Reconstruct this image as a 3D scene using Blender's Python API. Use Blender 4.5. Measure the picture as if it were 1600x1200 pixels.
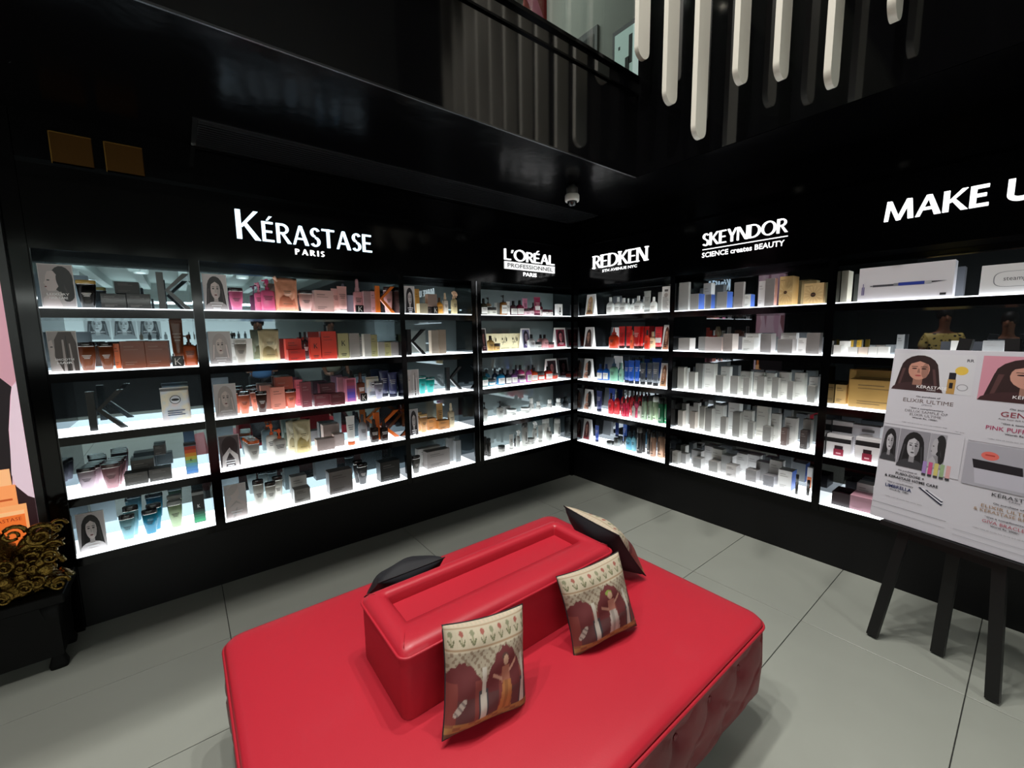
import bpy, math, random
from mathutils import Vector, Matrix
for _o in list(bpy.data.objects): bpy.data.objects.remove(_o)
SC = bpy.context.scene
COL = SC.collection
PI = math.pi
# ---------------------------------------------------------------- camera
# origin = corner where the two shelf fronts meet; left shelving runs along -x (front y=0), right shelving along -y (front x=0)
CAM = Vector((-3.1921, -3.0364, 1.55))
_yaw, _pitch, _roll = .90454173, -.124108422, -.0137052572
_fw = Vector((math.cos(_pitch)*math.cos(_yaw), math.cos(_pitch)*math.sin(_yaw), math.sin(_pitch)))
_rt = Vector((math.sin(_yaw), -math.cos(_yaw), 0)); _up = _rt.cross(_fw)
_r2 = _rt*math.cos(_roll)+_up*math.sin(_roll); _u2 = -_rt*math.sin(_roll)+_up*math.cos(_roll)
cd = bpy.data.cameras.new('camera'); cam = bpy.data.objects.new('camera', cd); COL.objects.link(cam)
cd.sensor_width = 36; cd.sensor_fit = 'HORIZONTAL'; cd.lens = 654.022/1600*36; cd.clip_start = .02
_m = Matrix((( _r2.x,_u2.x,-_fw.x,CAM.x),(_r2.y,_u2.y,-_fw.y,CAM.y),(_r2.z,_u2.z,-_fw.z,CAM.z),(0,0,0,1)))
cam.matrix_world = _m
SC.camera = cam
# ---------------------------------------------------------------- world, exposure
w = bpy.data.worlds.new('world'); SC.world = w; w.use_nodes = True
w.node_tree.nodes['Background'].inputs[0].default_value = (.5,.55,.6,1)
w.node_tree.nodes['Background'].inputs[1].default_value = .006
vs = SC.view_settings
vs.view_transform = 'Standard'; vs.look = 'None'; vs.gamma = 1; vs.exposure = 0.0; vs.use_curve_mapping = False
SHELF_GLOW = 3.0
SIGN_GLOW = 1.7
# ---------------------------------------------------------------- large lights (ceiling lamps of the double-height space, the upper floor, the rear shop, plus added ceiling-wash strips)
def spot(loc, target, power, angle, blend=.5, size=.05, col=(1,.97,.92)):
    l = bpy.data.lights.new('downlight_lamp','SPOT'); l.energy = power; l.spot_size = math.radians(angle); l.spot_blend = blend
    l.shadow_soft_size = size; l.color = col
    o = bpy.data.objects.new('downlight_lamp', l); COL.objects.link(o); o.location = loc
    o.rotation_euler = (Vector(target)-Vector(loc)).to_track_quat('-Z','Y').to_euler()
    return o
def area(loc, target, power, sx, sy, col=(1,1,1)):
    l = bpy.data.lights.new('area_lamp','AREA'); l.shape = 'RECTANGLE'; l.size = sx; l.size_y = sy; l.energy = power; l.color = col
    o = bpy.data.objects.new('area_lamp', l); COL.objects.link(o); o.location = loc
    o.rotation_euler = (Vector(target)-Vector(loc)).to_track_quat('-Z','Y').to_euler()
    return o
ZV = 6.0          # ceiling of the double-height space
DOWN = [(-4.6,-1.6),(-3.2,-1.45),(-1.9,-1.5),(-4.3,-2.4),(-2.7,-2.2),(-1.5,-2.3)]
for _x,_y in DOWN: spot((_x,_y,ZV-.06), (_x,_y,0), 250, 84, .6)
spot((-3.6,-2.7,ZV-.1), (-.8,-2.0,3.3), 420, 46, .6)          # track lamp aimed at the hanging strips
REAR = [(-6.6,-5.6),(-5.2,-5.6),(-3.6,-5.7),(-2.2,-5.6),(-6.0,-7.2),(-4.4,-7.2),(-2.9,-7.2),(-1.6,-7.0)]
for _x,_y in REAR: spot((_x,_y,2.57), (_x,_y,0), 150, 150, .8)
for _y,_t in ((-8.75,-8.3),(-5.25,-5.8)): area((-4.6,_y,2.30), (-4.6,_t,2.75), 50, 6.5, .06, (.93,1,.95))     # added upward strip lamps, brightening the low rear ceiling for the mirrors
area((-1.0,1.2,5.5), (-1.0,1.1,0), 30, 2.2, 2.2, (.95,1,.95))
# ---------------------------------------------------------------- materials
def lin(h):
    h = h.strip('#'); r = [int(h[i:i+2],16)/255 for i in (0,2,4)]
    return tuple(c/12.92 if c <= .04045 else ((c+.055)/1.055)**2.4 for c in r)+(1,)
MATS = {}
def mat(hexc, rough=.45, metal=0., coat=0., emit=0., grain=0., scale=60., spec=.5, trans=0., bump=0.):
    k = (hexc,rough,metal,coat,emit,grain,scale,spec,trans,bump)
    if k in MATS: return MATS[k]
    m = bpy.data.materials.new('m_'+hexc); m.use_nodes = True; nt = m.node_tree; b = nt.nodes['Principled BSDF']; c = lin(hexc)
    b.inputs['Base Color'].default_value = c; b.inputs['Roughness'].default_value = rough; b.inputs['Metallic'].default_value = metal
    b.inputs['Specular IOR Level'].default_value = spec; b.inputs['Coat Weight'].default_value = coat; b.inputs['Coat Roughness'].default_value = .06
    b.inputs['Transmission Weight'].default_value = trans
    if emit: b.inputs['Emission Color'].default_value = c; b.inputs['Emission Strength'].default_value = emit
    if grain or bump:
        tc = nt.nodes.new('ShaderNodeTexCoord'); n = nt.nodes.new('ShaderNodeTexNoise'); n.inputs['Scale'].default_value = scale; n.inputs['Detail'].default_value = 4
        nt.links.new(tc.outputs['Object'], n.inputs['Vector'])
        if grain:
            mx = nt.nodes.new('ShaderNodeMix'); mx.data_type = 'RGBA'; mx.inputs[6].default_value = tuple(x*(1-grain) for x in c[:3])+(1,); mx.inputs[7].default_value = tuple(min(1,x*(1+grain)) for x in c[:3])+(1,)
            nt.links.new(n.outputs['Fac'], mx.inputs[0]); nt.links.new(mx.outputs[2], b.inputs['Base Color'])
        if bump:
            bp = nt.nodes.new('ShaderNodeBump'); bp.inputs['Strength'].default_value = bump; bp.inputs['Distance'].default_value = .01
            nt.links.new(n.outputs['Fac'], bp.inputs['Height']); nt.links.new(bp.outputs['Normal'], b.inputs['Normal'])
    MATS[k] = m
    return m
def colmat(rough=.5, emit=0.):
    k = ('col',rough,emit)
    if k in MATS: return MATS[k]
    m = bpy.data.materials.new('m_print'); m.use_nodes = True; nt = m.node_tree; b = nt.nodes['Principled BSDF']
    a = nt.nodes.new('ShaderNodeAttribute'); a.attribute_name = 'Col'; nt.links.new(a.outputs['Color'], b.inputs['Base Color']); b.inputs['Roughness'].default_value = rough
    if emit: nt.links.new(a.outputs['Color'], b.inputs['Emission Color']); b.inputs['Emission Strength'].default_value = emit
    MATS[k] = m
    return m
def mirror(hexc, dif=None, fac=.0):
    k = ('mir',hexc,dif,fac)
    if k in MATS: return MATS[k]
    m = bpy.data.materials.new('m_mirror'); m.use_nodes = True; nt = m.node_tree; b = nt.nodes['Principled BSDF']
    b.inputs['Base Color'].default_value = lin(hexc); b.inputs['Metallic'].default_value = 1; b.inputs['Roughness'].default_value = .015
    if dif:
        d = nt.nodes.new('ShaderNodeBsdfPrincipled'); d.inputs['Base Color'].default_value = lin(dif); d.inputs['Roughness'].default_value = .5
        mx = nt.nodes.new('ShaderNodeMixShader'); mx.inputs[0].default_value = fac
        nt.links.new(b.outputs[0], mx.inputs[1]); nt.links.new(d.outputs[0], mx.inputs[2]); nt.links.new(mx.outputs[0], nt.nodes['Material Output'].inputs[0])
    MATS[k] = m
    return m
def glassmat():
    if 'glass' in MATS: return MATS['glass']
    m = bpy.data.materials.new('m_glass'); m.use_nodes = True; nt = m.node_tree; nt.nodes.remove(nt.nodes['Principled BSDF'])
    t = nt.nodes.new('ShaderNodeBsdfTransparent'); t.inputs[0].default_value = (.86,.9,.88,1); g = nt.nodes.new('ShaderNodeBsdfGlossy'); g.inputs['Roughness'].default_value = .02
    f = nt.nodes.new('ShaderNodeMath'); f.operation = 'MULTIPLY'; f.inputs[1].default_value = .22; lw = nt.nodes.new('ShaderNodeLayerWeight'); lw.inputs[0].default_value = .35; nt.links.new(lw.outputs['Facing'], f.inputs[0]); mx = nt.nodes.new('ShaderNodeMixShader')
    nt.links.new(f.outputs[0], mx.inputs[0]); nt.links.new(t.outputs[0], mx.inputs[1]); nt.links.new(g.outputs[0], mx.inputs[2]); nt.links.new(mx.outputs[0], nt.nodes['Material Output'].inputs[0])
    MATS['glass'] = m
    return m
BLACK = mat('040405', .10, spec=.22)                 # lacquered panels
BLACKM = mat('08080a', .42, grain=.3, scale=30, spec=.3)
FASCIA = mat('060607', .06, spec=.85)
SOFFIT = mat('040405', .20, spec=.035, bump=.8, scale=2.6)   # slightly rippled stretched ceiling film     # satin base panels
DARKMIR = mirror('4a4d50')
WHITEGLOW = mat('f4fbff', .4, emit=SHELF_GLOW)
# ---------------------------------------------------------------- mesh helpers
class MB:
    def __init__(s): s.v = []; s.f = []; s.c = []
    def add(s, vs, fs, col=None):
        n = len(s.v); s.v += [tuple(v) for v in vs]; s.f += [tuple(i+n for i in f) for f in fs]; s.c += [col]*len(fs); return s
    def box(s, x0,x1,y0,y1,z0,z1, col=None):
        return s.add([(x0,y0,z0),(x1,y0,z0),(x1,y1,z0),(x0,y1,z0),(x0,y0,z1),(x1,y0,z1),(x1,y1,z1),(x0,y1,z1)],
                     [(3,2,1,0),(4,5,6,7),(0,1,5,4),(1,2,6,5),(2,3,7,6),(3,0,4,7)], col)
    def bbox(s, x0,x1,y0,y1,z0,z1, b=.002):
        # chamfered box
        b = min(b,(x1-x0)*.3,(y1-y0)*.3,(z1-z0)*.3)
        rings = []
        for z,i in ((z0,b),(z0+b,0),(z1-b,0),(z1,b)):
            rings.append([(x0+i+b*(i==0),y0+i,z),(x1-i-b*(i==0),y0+i,z),(x1-i,y0+i+b*(i==0),z),(x1-i,y1-i-b*(i==0),z),(x1-i-b*(i==0),y1-i,z),(x0+i+b*(i==0),y1-i,z),(x0+i,y1-i-b*(i==0),z),(x0+i,y0+i+b*(i==0),z)])
        return s.rings(rings)
    def rings(s, rs, cap0=True, cap1=True, col=None):
        n = len(rs[0]); v = [p for r in rs for p in r]; f = []
        for i in range(len(rs)-1):
            for j in range(n):
                k = (j+1)%n; f.append((i*n+j, i*n+k, (i+1)*n+k, (i+1)*n+j))
        if cap0: f.append(tuple(reversed(range(n))))
        if cap1: f.append(tuple(range((len(rs)-1)*n, len(rs)*n)))
        return s.add(v, f, col)
    def loft(s, secs, n=20, cx=0, cy=0, **k):
        # secs: (z, rx, ry, exponent)
        rs = []
        for q in secs:
            z,rx,ry = q[:3]; e = q[3] if len(q) > 3 else 2; r = []
            for j in range(n):
                a = 2*PI*j/n; c,sn = math.cos(a),math.sin(a)
                r.append((cx+rx*math.copysign(abs(c)**(2/e),c), cy+ry*math.copysign(abs(sn)**(2/e),sn), z))
            rs.append(r)
        return s.rings(rs, **k)
    def prism(s, pts, y0, y1, col=None):
        # polygon in x,z extruded along y
        n = len(pts); v = [(x,y0,z) for x,z in pts]+[(x,y1,z) for x,z in pts]
        f = [tuple(range(n)), tuple(reversed(range(n,2*n)))]+[((i+1)%n, i, n+i, n+(i+1)%n) for i in range(n)]
        return s.add(v, f, col)
    def tube(s, path, r, n=8, closed=False, col=None):
        path = [Vector(p) for p in path]; rs = []
        N = len(path)
        for i,p in enumerate(path):
            if closed: t = path[(i+1)%N]-path[i-1]
            else: t = path[min(i+1,N-1)]-path[max(i-1,0)]
            t.normalize(); a = Vector((0,0,1)) if abs(t.z) < .9 else Vector((1,0,0))
            u = t.cross(a).normalized(); v = t.cross(u); rr = r[i] if isinstance(r,(list,tuple)) else r
            rs.append([tuple(p+u*(rr*math.cos(2*PI*j/n))+v*(rr*math.sin(2*PI*j/n))) for j in range(n)])
        if closed: rs.append(rs[0]); return s.rings(rs, False, False, col)
        return s.rings(rs, True, True, col)
    def flat(s, polys, y, step=-.0004):
        # coloured flat shapes (x,z) printed one over another on a plane facing -y
        for i,(h,pts) in enumerate(polys):
            yy = y+step*(i+1)
            if isinstance(pts,dict): s.add([(x,yy,z) for x,z in pts['v']], pts['f'], h)
            else: s.add([(x,yy,z) for x,z in pts], [tuple(range(len(pts)))], h)
        return s
    def mesh(s, name, m, smooth=False):
        me = bpy.data.meshes.new(name); me.from_pydata(s.v, [], s.f); me.materials.append(m)
        if any(s.c):
            at = me.color_attributes.new('Col','FLOAT_COLOR','CORNER'); d = []
            for c,f in zip(s.c, s.f): d += list(lin(c or 'ffffff'))*len(f)
            at.data.foreach_set('color', d)
        if smooth: me.polygons.foreach_set('use_smooth', [True]*len(me.polygons))
        me.update()
        return me
    def build(s, name, m, parent=None, smooth=False, loc=None, rot=None):
        o = bpy.data.objects.new(name, s.mesh(name, m, smooth)); COL.objects.link(o)
        if parent is not None: o.parent = parent
        if loc: o.location = loc
        if rot: o.rotation_euler = rot
        return o
def smooth_angle(o, deg=40):
    # smooth shading with hard edges kept: mark edges sharp by angle
    me = o.data; me.polygons.foreach_set('use_smooth', [True]*len(me.polygons)); me.update()
    ef = {}
    for p in me.polygons:
        for k in p.edge_keys: ef.setdefault(k,[]).append(p.normal.copy())
    c = math.cos(math.radians(deg))
    for e in me.edges:
        ns = ef.get(e.key,[])
        if len(ns) != 2 or ns[0].dot(ns[1]) < c: e.use_edge_sharp = True
    return o
def tag(o, label=None, cat=None, group=None, kind=None):
    if label: o['label'] = label
    if cat: o['category'] = cat
    if group: o['group'] = group
    if kind: o['kind'] = kind
    return o
def thing(name, label, cat, loc=(0,0,0), rz=0, group=None):
    o = bpy.data.objects.new(name, None); COL.objects.link(o); o.location = loc; o.rotation_euler = (0,0,rz); o.empty_display_size = .05
    return tag(o, label, cat, group)
def struct(name, mb, m, parent=None):
    o = mb.build(name, m, parent)
    if parent is None: o['kind'] = 'structure'
    return o
def B(*a): return MB().box(*a)
def part(name, m, parent, *a):
    return MB().box(*a).build(name, m, parent)
# ---------------------------------------------------------------- text and letter shapes
def text2d(s, size, x=0, z=0, align='CENTER', bold=0.):
    cu = bpy.data.curves.new('t','FONT'); cu.body = s; cu.size = size; cu.align_x = align; cu.resolution_u = 2; cu.offset = bold
    ob = bpy.data.objects.new('t', cu); me = ob.to_mesh()
    d = {'v':[(v.co.x+x, v.co.y+z) for v in me.vertices], 'f':[tuple(p.vertices) for p in me.polygons]}
    ob.to_mesh_clear(); bpy.data.objects.remove(ob); bpy.data.curves.remove(cu)
    return d
def text_fit(s, x0, x1, z0, cap, bold=0.):
    d = text2d(s, 1., 0, 0, 'LEFT', bold)
    xs = [p[0] for p in d['v']]; zs = [p[1] for p in d['v']]; a,b = min(xs),max(xs); h = max(zs)
    d['v'] = [(x0+(p[0]-a)/(b-a)*(x1-x0), z0+p[1]/h*cap) for p in d['v']]
    return d
def diag(x0,y0,x1,y1,w0,w1): return [(x0-w0/2,y0),(x0+w0/2,y0),(x1+w1/2,y1),(x1-w1/2,y1)]
def rect(x0,y0,x1,y1): return [(x0,y0),(x1,y0),(x1,y1),(x0,y1)]
def arcs(cx,cy,rx,ry,a0,a1,wv,wh,n=14):
    out = []
    for i in range(n):
        q = []
        for a,inn in ((a0+(a1-a0)*i/n,0),(a0+(a1-a0)*(i+1)/n,0),(a0+(a1-a0)*(i+1)/n,1),(a0+(a1-a0)*i/n,1)):
            a = math.radians(a); q.append((cx+(rx-wv*inn)*math.cos(a), cy+(ry-wh*inn)*math.sin(a)))
        out.append(q if a1 > a0 else q[::-1])
    return out
def glyph(c, t=.16, h=.11):
    # capital letters, cap height 1: returns (width, polygons); t = stem, h = thin stroke
    if c == 'K': return .68, [rect(0,0,t,1), diag(t*.9,.42,.58,1,t*.7,t*.9), diag(t+.10,.56,.60,0,t*.9,t*1.15)]
    if c in 'EÉ':
        p = [rect(0,0,t,1), rect(t,0,.5,h), rect(t,1-h,.48,1), rect(t,.46,.43,.46+h)]
        if c == 'É': p.append([(.20,1.07),(.28,1.07),(.46,1.28),(.32,1.28)])
        return .54, p
    if c == 'R': return .62, [rect(0,0,t,1)]+arcs(.26,.73,.29,.27,-90,90,t*.9,h)+[rect(t,1-h,.26,1), rect(t,.46,.26,.46+h), diag(.28,.48,.56,0,t*.9,t*1.1)]
    if c == 'P': return .56, [rect(0,0,t,1)]+arcs(.26,.72,.28,.28,-90,90,t*.9,h)+[rect(t,1-h,.26,1), rect(t,.44,.26,.44+h)]
    if c == 'A': return .76, [diag(.08,0,.37,1,t*.75,t*.7), diag(.67,0,.40,1,t*1.15,t*.9), rect(.2,.28,.58,.28+h*.9)]
    if c == 'S': return .50, arcs(.25,.745,.235,.255,25,270,t*.95,h)+arcs(.235,.255,.245,.265,90,-150,t*.95,h)
    if c == 'T': return .62, [rect(.31-t/2,0,.31+t/2,1), rect(0,1-h,.62,1)]
    if c == 'L': return .50, [rect(0,0,t,1), rect(t,0,.5,h)]
    if c == 'I': return .2, [rect(.02,0,.02+t,1)]
    if c == 'O': return .92, arcs(.45,.5,.45,.52,0,360,t,h,26)
    if c == 'D': return .78, [rect(0,0,t,1)]+arcs(.26,.5,.50,.5,-90,90,t,h)+[rect(t,1-h,.27,1), rect(t,0,.27,h)]
    if c == 'N': return .74, [rect(0,0,t*.75,1), rect(.72-t*.75,0,.72,1), diag(.10,1,.62,0,t*1.2,t*1.2)[::-1]]
    if c == 'M': return .92, [diag(.06,0,.13,1,t*.75,t*.8), diag(.84,0,.77,1,t,t*.9), diag(.45,0,.14,1,t*.8,t*.9), diag(.45,0,.76,1,t*.8,t*.9)]
    if c == 'U': return .70, [rect(0,.28,t,1), rect(.68-t,.28,.68,1)]+arcs(.34,.29,.34,.30,180,360,t,h*1.3)
    if c == 'Y': return .66, [diag(.33,0,.33,.46,t,t), diag(.31,.46,.09,1,t,t), diag(.35,.46,.60,1,t*.8,t*.7)]
    if c == "'": return .18, [[(.02,.72),(.08,.72),(.16,1),(.04,1)]]
    return .35, []
def sign_word(parent, word, x0, x1, z0, cap, m, y=-.012, depth=.012, t=.16, h=.11, gap=.06, caps=None, serif=False):
    # each letter is its own part, raised from the panel
    adv = []; X = 0
    for i,c in enumerate(word):
        k = caps.get(i,1) if caps else 1
        wd,ps = glyph(c,t,h); adv.append((X,k,c,ps)); X += wd*k+(gap if c != ' ' else 0)
    tot = X-gap; sx = (x1-x0)/tot
    for X,k,c,ps in adv:
        if not ps: continue
        b = MB()
        for p in ps:
            q = [(x0+(X+a*k)*sx, z0+e*k*cap) for a,e in p]
            ar = sum(q[i-1][0]*q[i][1]-q[i][0]*q[i-1][1] for i in range(len(q)))
            b.prism(q if ar > 0 else q[::-1], y, y+depth)
        if serif:
            for p in ps:
                if len(p) == 4 and abs(p[0][1]) < .01 and abs(p[2][1]-1) < .01:
                    for e,xa in ((0,(p[0][0]+p[1][0])/2),(.93,(p[2][0]+p[3][0])/2)):
                        q = [(x0+(X+a)*sx, z0+z*cap) for a,z in ((xa-t*.85,e),(xa+t*.85,e),(xa+t*.85,e+.07),(xa-t*.85,e+.07))]
                        b.prism(q, y, y+depth)
        b.build('letter', m, parent)

# ================================================================ THE ROOM
random.seed(3)
tile_m = mat('8f928a', .30, grain=.08, scale=3.2, bump=.02)
floor = struct('floor', B(-9,.04,-9,.04,-.06,-.006), mat('2c2d2b',.8))
_tc = {}
xs = [-.72-1.2*k for k in range(0,7)]; ys = [.04-.6*k for k in range(0,15)]
edges_x = [(.035,-.72)]+[(xs[i],xs[i+1]) for i in range(6)]
for xa,xb in edges_x:
    for i in range(len(ys)-1):
        ya,yb = ys[i],ys[i+1]; W = xa-xb; D = ya-yb; k = (round(W,3),round(D,3)); g = .0018
        if k not in _tc: _tc[k] = MB().bbox(-W/2+g,W/2-g,-D/2+g,D/2-g,-.012,0,.0012).mesh('tile', tile_m)
        o = bpy.data.objects.new('tile', _tc[k]); COL.objects.link(o); o.parent = floor; o.location = ((xa+xb)/2,(ya+yb)/2,0)
ZS = 2.61; FT = 3.23; YF = -1.16; XF = -.59
struct('wall_left', MB().box(-9,.45,.302,.45,0,ZS).box(-9,-3.724,0,.302,0,ZS), BLACK)
struct('wall_right', MB().box(.302,.45,-9,.302,0,ZS).box(0,.302,-9,-3.204,0,ZS), BLACK)
# bands of lacquered panel between the shelving headers and the soffit
struct('trim_1', MB().box(-3.722,0,.004,.30,2.394,ZS), BLACK)
struct('trim_2', MB().box(.004,.30,-3.202,0,2.394,ZS).box(.0,.30,0,.30,0,ZS), BLACK)
struct('trim_3', MB().box(-3.722,-.004,-.004,.006,2.372,2.394), mat('2a2c2e',.2,1.))
struct('trim_4', MB().box(-.004,.006,-3.202,-.004,2.372,2.394), mat('1a1b1d',.25,1.))
# soffit over the shelving with its fascia, open double-height space in front of it
struct('ceiling', MB().box(-9,.45,YF+.004,.45,ZS,FT-.001).box(XF+.004,.45,-9,YF+.004,ZS,FT-.001), SOFFIT)
struct('trim_7', MB().box(-9,XF,YF,YF+.004,ZS+.002,FT).box(XF,XF+.004,-9,YF,ZS+.002,FT), FASCIA)
struct('wall_upper_right', MB().box(XF,-.40,-9,YF,FT,ZV).box(-.40,.45,YF-.2,YF,FT,ZV), FASCIA)
struct('ceiling_void', MB().box(-9,XF,-9,YF+.1,ZV,ZV+.1), mat('0c0c0d',.5))
struct('trim_5', MB().box(-9,XF+.002,YF-.012,YF,FT-.10,FT-.088).box(-9,XF,YF-.02,YF+.06,FT,FT+.02), mat('17181a',.15,1.))
struct('trim_6', MB().box(-9,XF-.001,YF-.006,YF+.003,ZS-.004,ZS+.004), mat('5a5c5e',.25,1.))
# rear of the shop, behind the camera: seen only in the mirrors
struct('wall_back', B(-9,.45,-9.15,-9.0,0,ZV), mat('b8bcb8',.7))
struct('wall_far', B(-9.15,-9.0,-9,.45,0,ZV), mat('4c5256',.6))
rc = struct('ceiling_rear', MB().box(-9,XF,-9,-5.0,2.75,2.85).box(-9,XF,-5.06,-5.0,2.85,ZV), mat('b4bab6',.6))
for k in range(13):
    part('beam', mat('a8b0ac',.5), rc, -8.7+k*.62,-8.7+k*.62+.14,-9,-5.0,2.60,2.75)
# upper floor seen over the fascia edge
struct('wall_mezzanine_side', B(.40,.46,YF-.0,3.6,FT,ZV), mat('c9ccc4',.8))
struct('wall_mezzanine_back', B(-9,.46,3.6,3.7,FT,ZV), mat('b4b8ae',.8))
struct('ceiling_mezzanine', B(-9,.46,YF+.1,3.7,5.6,5.7), mat('a4a89e',.8))
# ---------------------------------------------------------------- shelving
ROWS = {1:1.7015, 2:1.3788, 3:1.0544, 4:.7299, 5:.4083}
TOPZ = 1.9794; SD = .27; TH = .052
BAYS = dict(b1=(-3.722,-3.094,-3.718,-3.117), b2=(-3.094,-1.851,-3.070,-1.871), b3=(-1.851,-1.180,-1.832,-1.226), b4=(-1.180,-.002,-1.131,-.018),
            r1=(.002,1.1135,.072,1.093), r2=(1.1135,2.190,1.134,2.168), r3=(2.190,3.2,2.211,3.185))
BLAB = dict(b1='narrow leftmost mirrored shelving unit with glowing white shelves', b2='wide second shelving unit under the largest sign on the left wall',
            b3='narrow third shelving unit holding turquoise bottles', b4='shelving unit just left of the corner with bright coloured bottles',
            r1='shelving unit just right of the corner with red and blue bottles', r2='shelving unit filled with white cartons on the right wall',
            r3='rightmost shelving unit partly hidden by the poster board')
MIR = {'b1':mirror('8fa0a8','3a4448',.12), 'b2':mirror('8fa0a8','3a4448',.12), 'b3':mirror('7f8c90','5c686a',.38), 'b4':mirror('6f7a7c','6a7676',.55),
       'r1':mirror('707478','202224',.1), 'r2':mirror('7c8084','202224',.08), 'r3':mirror('7c8084','202224',.08)}
def frame(b):
    # local axes of a wall: x to the right along the wall, y into the wall
    return 0 if b[0] == 'b' else -PI/2
def place(b, x, y, z):
    return (x,y,z) if b[0] == 'b' else (y,-x,z)
for b,(o0,o1,i0,i1) in BAYS.items():
    cx = (o0+o1)/2; c = thing('shelving_unit', BLAB[b], 'shelving', place(b,cx,0,0), frame(b), 'lit shelving units along the walls')
    A,Bq,I,J = o0-cx,o1-cx,i0-cx,i1-cx
    part('base_panel', BLACKM, c, A,Bq,.03,.30,0,ROWS[5]-TH)
    if I-A > .001:
        part('side_panel', BLACK, c, A,I-.001,0,SD+.03,ROWS[5]-TH,TOPZ)
        part('side_mirror', DARKMIR, c, I-.001,I+.0015,.004,SD,ROWS[5],TOPZ)
    if Bq-J > .001:
        part('side_panel', BLACK, c, J+.001,Bq,0,SD+.03,ROWS[5]-TH,TOPZ)
        part('side_mirror', DARKMIR, c, J-.0015,J+.001,.004,SD,ROWS[5],TOPZ)
    part('back_mirror', MIR[b], c, I,J,SD,SD+.008,ROWS[5]-TH,TOPZ)
    part('header_panel', BLACK, c, A,Bq,0,.30,TOPZ,2.372)
    part('top_rail', mat('33383a',.12,1.), c, I,J,SD-.03,SD-.002,TOPZ-.034,TOPZ-.002)
    for r,z in ROWS.items():
        sh = part('shelf', BLACK, c, I+.0016,J-.0016,.0,SD,z-TH,z-.006)
        part('light_panel', WHITEGLOW, sh, I+.0016,J-.0016,.004,SD,z-.006,z)
# chrome strip on the post between third and fourth unit
tag(MB().box(-1.1845,-1.1755,-.006,0,ROWS[5],TOPZ).build('chrome_strip', mat('8a8c90',.12,1.)), 'thin chrome strip on the post beside the fourth shelving unit', 'trim')
# ---------------------------------------------------------------- signs
WG = mat('ffffff',.4,emit=SIGN_GLOW); WB = mat('d8f0ff',.4,emit=SIGN_GLOW)
s = thing('illuminated_sign','largest glowing white sign on the left wall with a big first letter','sign',(0,0,0),0)
sign_word(s,'KÉRASTASE',-2.873,-2.058,2.124,.118,WB,t=.145,h=.095,gap=.07,caps={0:1.42})
sign_word(s,'PARIS',-2.563,-2.384,2.063,.035,WG,t=.20,h=.14,gap=.26,y=-.006,depth=.006)
s = thing('illuminated_sign','glowing sign with a white lettered bar, left of the corner','sign')
sign_word(s,"L'ORÉAL",-.876,-.266,2.187,.088,WG,t=.12,h=.10,gap=.05,caps={0:1.06,2:1.1})
MB().box(-.876,-.264,-.012,0,2.109,2.174).build('bar', mat('ffffff',.4,emit=.75), s)
MB().flat([('141414',text_fit('PROFESSIONNEL',-.846,-.294,2.124,.035,.012))],-.0125).build('bar_lettering', mat('141414',.6), s)
d = text_fit('PARIS',-.658,-.492,2.060,.033,.03); MB().flat([('ffffff',d)],-.003).build('lettering', WG, s)
def rsign(lab):
    # signs on the right wall use the wall's own axes
    return thing('illuminated_sign', lab, 'sign', (0,0,0), -PI/2)
s = rsign('glowing serif sign just right of the corner')
sign_word(s,'REDKEN',.274,.875,2.141,.116,WG,t=.14,h=.07,gap=.03,serif=True)
MB().flat([('ffffff',text_fit('5TH AVENUE NYC',.384,.769,2.097,.023,.02))],-.003).build('lettering', WG, s)
s = rsign('glowing sign with an underline above the white cartons')
sign_word(s,'SKEYNDOR',1.354,1.925,2.176,.09,WG,t=.14,h=.085,gap=.03)
MB().box(1.355,1.928,-.006,0,2.147,2.152).build('underline', WG, s)
MB().flat([('ffffff',text_fit('SCIENCE creates BEAUTY',1.352,1.912,2.092,.036,.02))],-.003).build('lettering', WG, s)
s = rsign('glowing sign at the right edge above the poster board')
sign_word(s,'MAKE UP',2.411,3.03,2.137,.104,WG,t=.17,h=.15,gap=.05)
# ---------------------------------------------------------------- soffit fittings
g = thing('linear_air_grille','long black slotted air grille in the soffit along the left wall','air grille',(-1.55,-.20,ZS-.0))
part('frame', mat('101112',.3), g, -1.5,1.5,-.17,.19,-.004,0)
for k in range(11):
    part('slat', mat('1c1d1f',.25), g, -1.48,1.48,-.155+k*.03,-.155+k*.03+.011,-.016,-.004)
part('edge_strip', mat('8a8c8e',.2,1.), g, -1.5,1.5,.186,.194,-.010,0)
cc = thing('security_camera','small white and black dome camera hanging from the soffit','camera',(-.831,-.781,ZS))
MB().loft([(-.012,.022,.022),(0,.026,.026)],16).build('mount', mat('202020',.3), cc, True)
MB().loft([(-.062,.038,.038),(-.055,.042,.042),(-.02,.042,.042),(-.012,.034,.034)],24).build('housing', mat('3a3936',.5), cc, True)
MB().loft([(-.112,.05,.05),(-.10,.053,.053),(-.07,.052,.052),(-.062,.046,.046)],24).build('collar', mat('c9c7c0',.4), cc, True)
MB().loft([(-.146,.004,.004),(-.143,.016,.016),(-.134,.027,.027),(-.122,.034,.034),(-.112,.037,.037)],24).build('lens_dome', mat('060606',.05), cc, True)
for i,(xa,xb) in enumerate(((-3.602,-3.453),(-3.412,-3.260))):
    p = thing('brass_plate', ['left one of two square brass plates high on the left wall','right one of two square brass plates high on the left wall'][i], 'wall plate', ((xa+xb)/2,.004,2.459), 0, 'square brass plates on the wall')
    MB().bbox(-.0745,.0745,-.008,0,-.074,.074,.002).build('plate', mat('4a3010',.45,.9,grain=.2,scale=200), p)
    MB().box(-.0745,.0745,-.011,-.008,.070,.074).box(-.0745,-.0705,-.011,-.008,-.074,.074).build('rim', mat('7a5a28',.4,1.), p)
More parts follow.
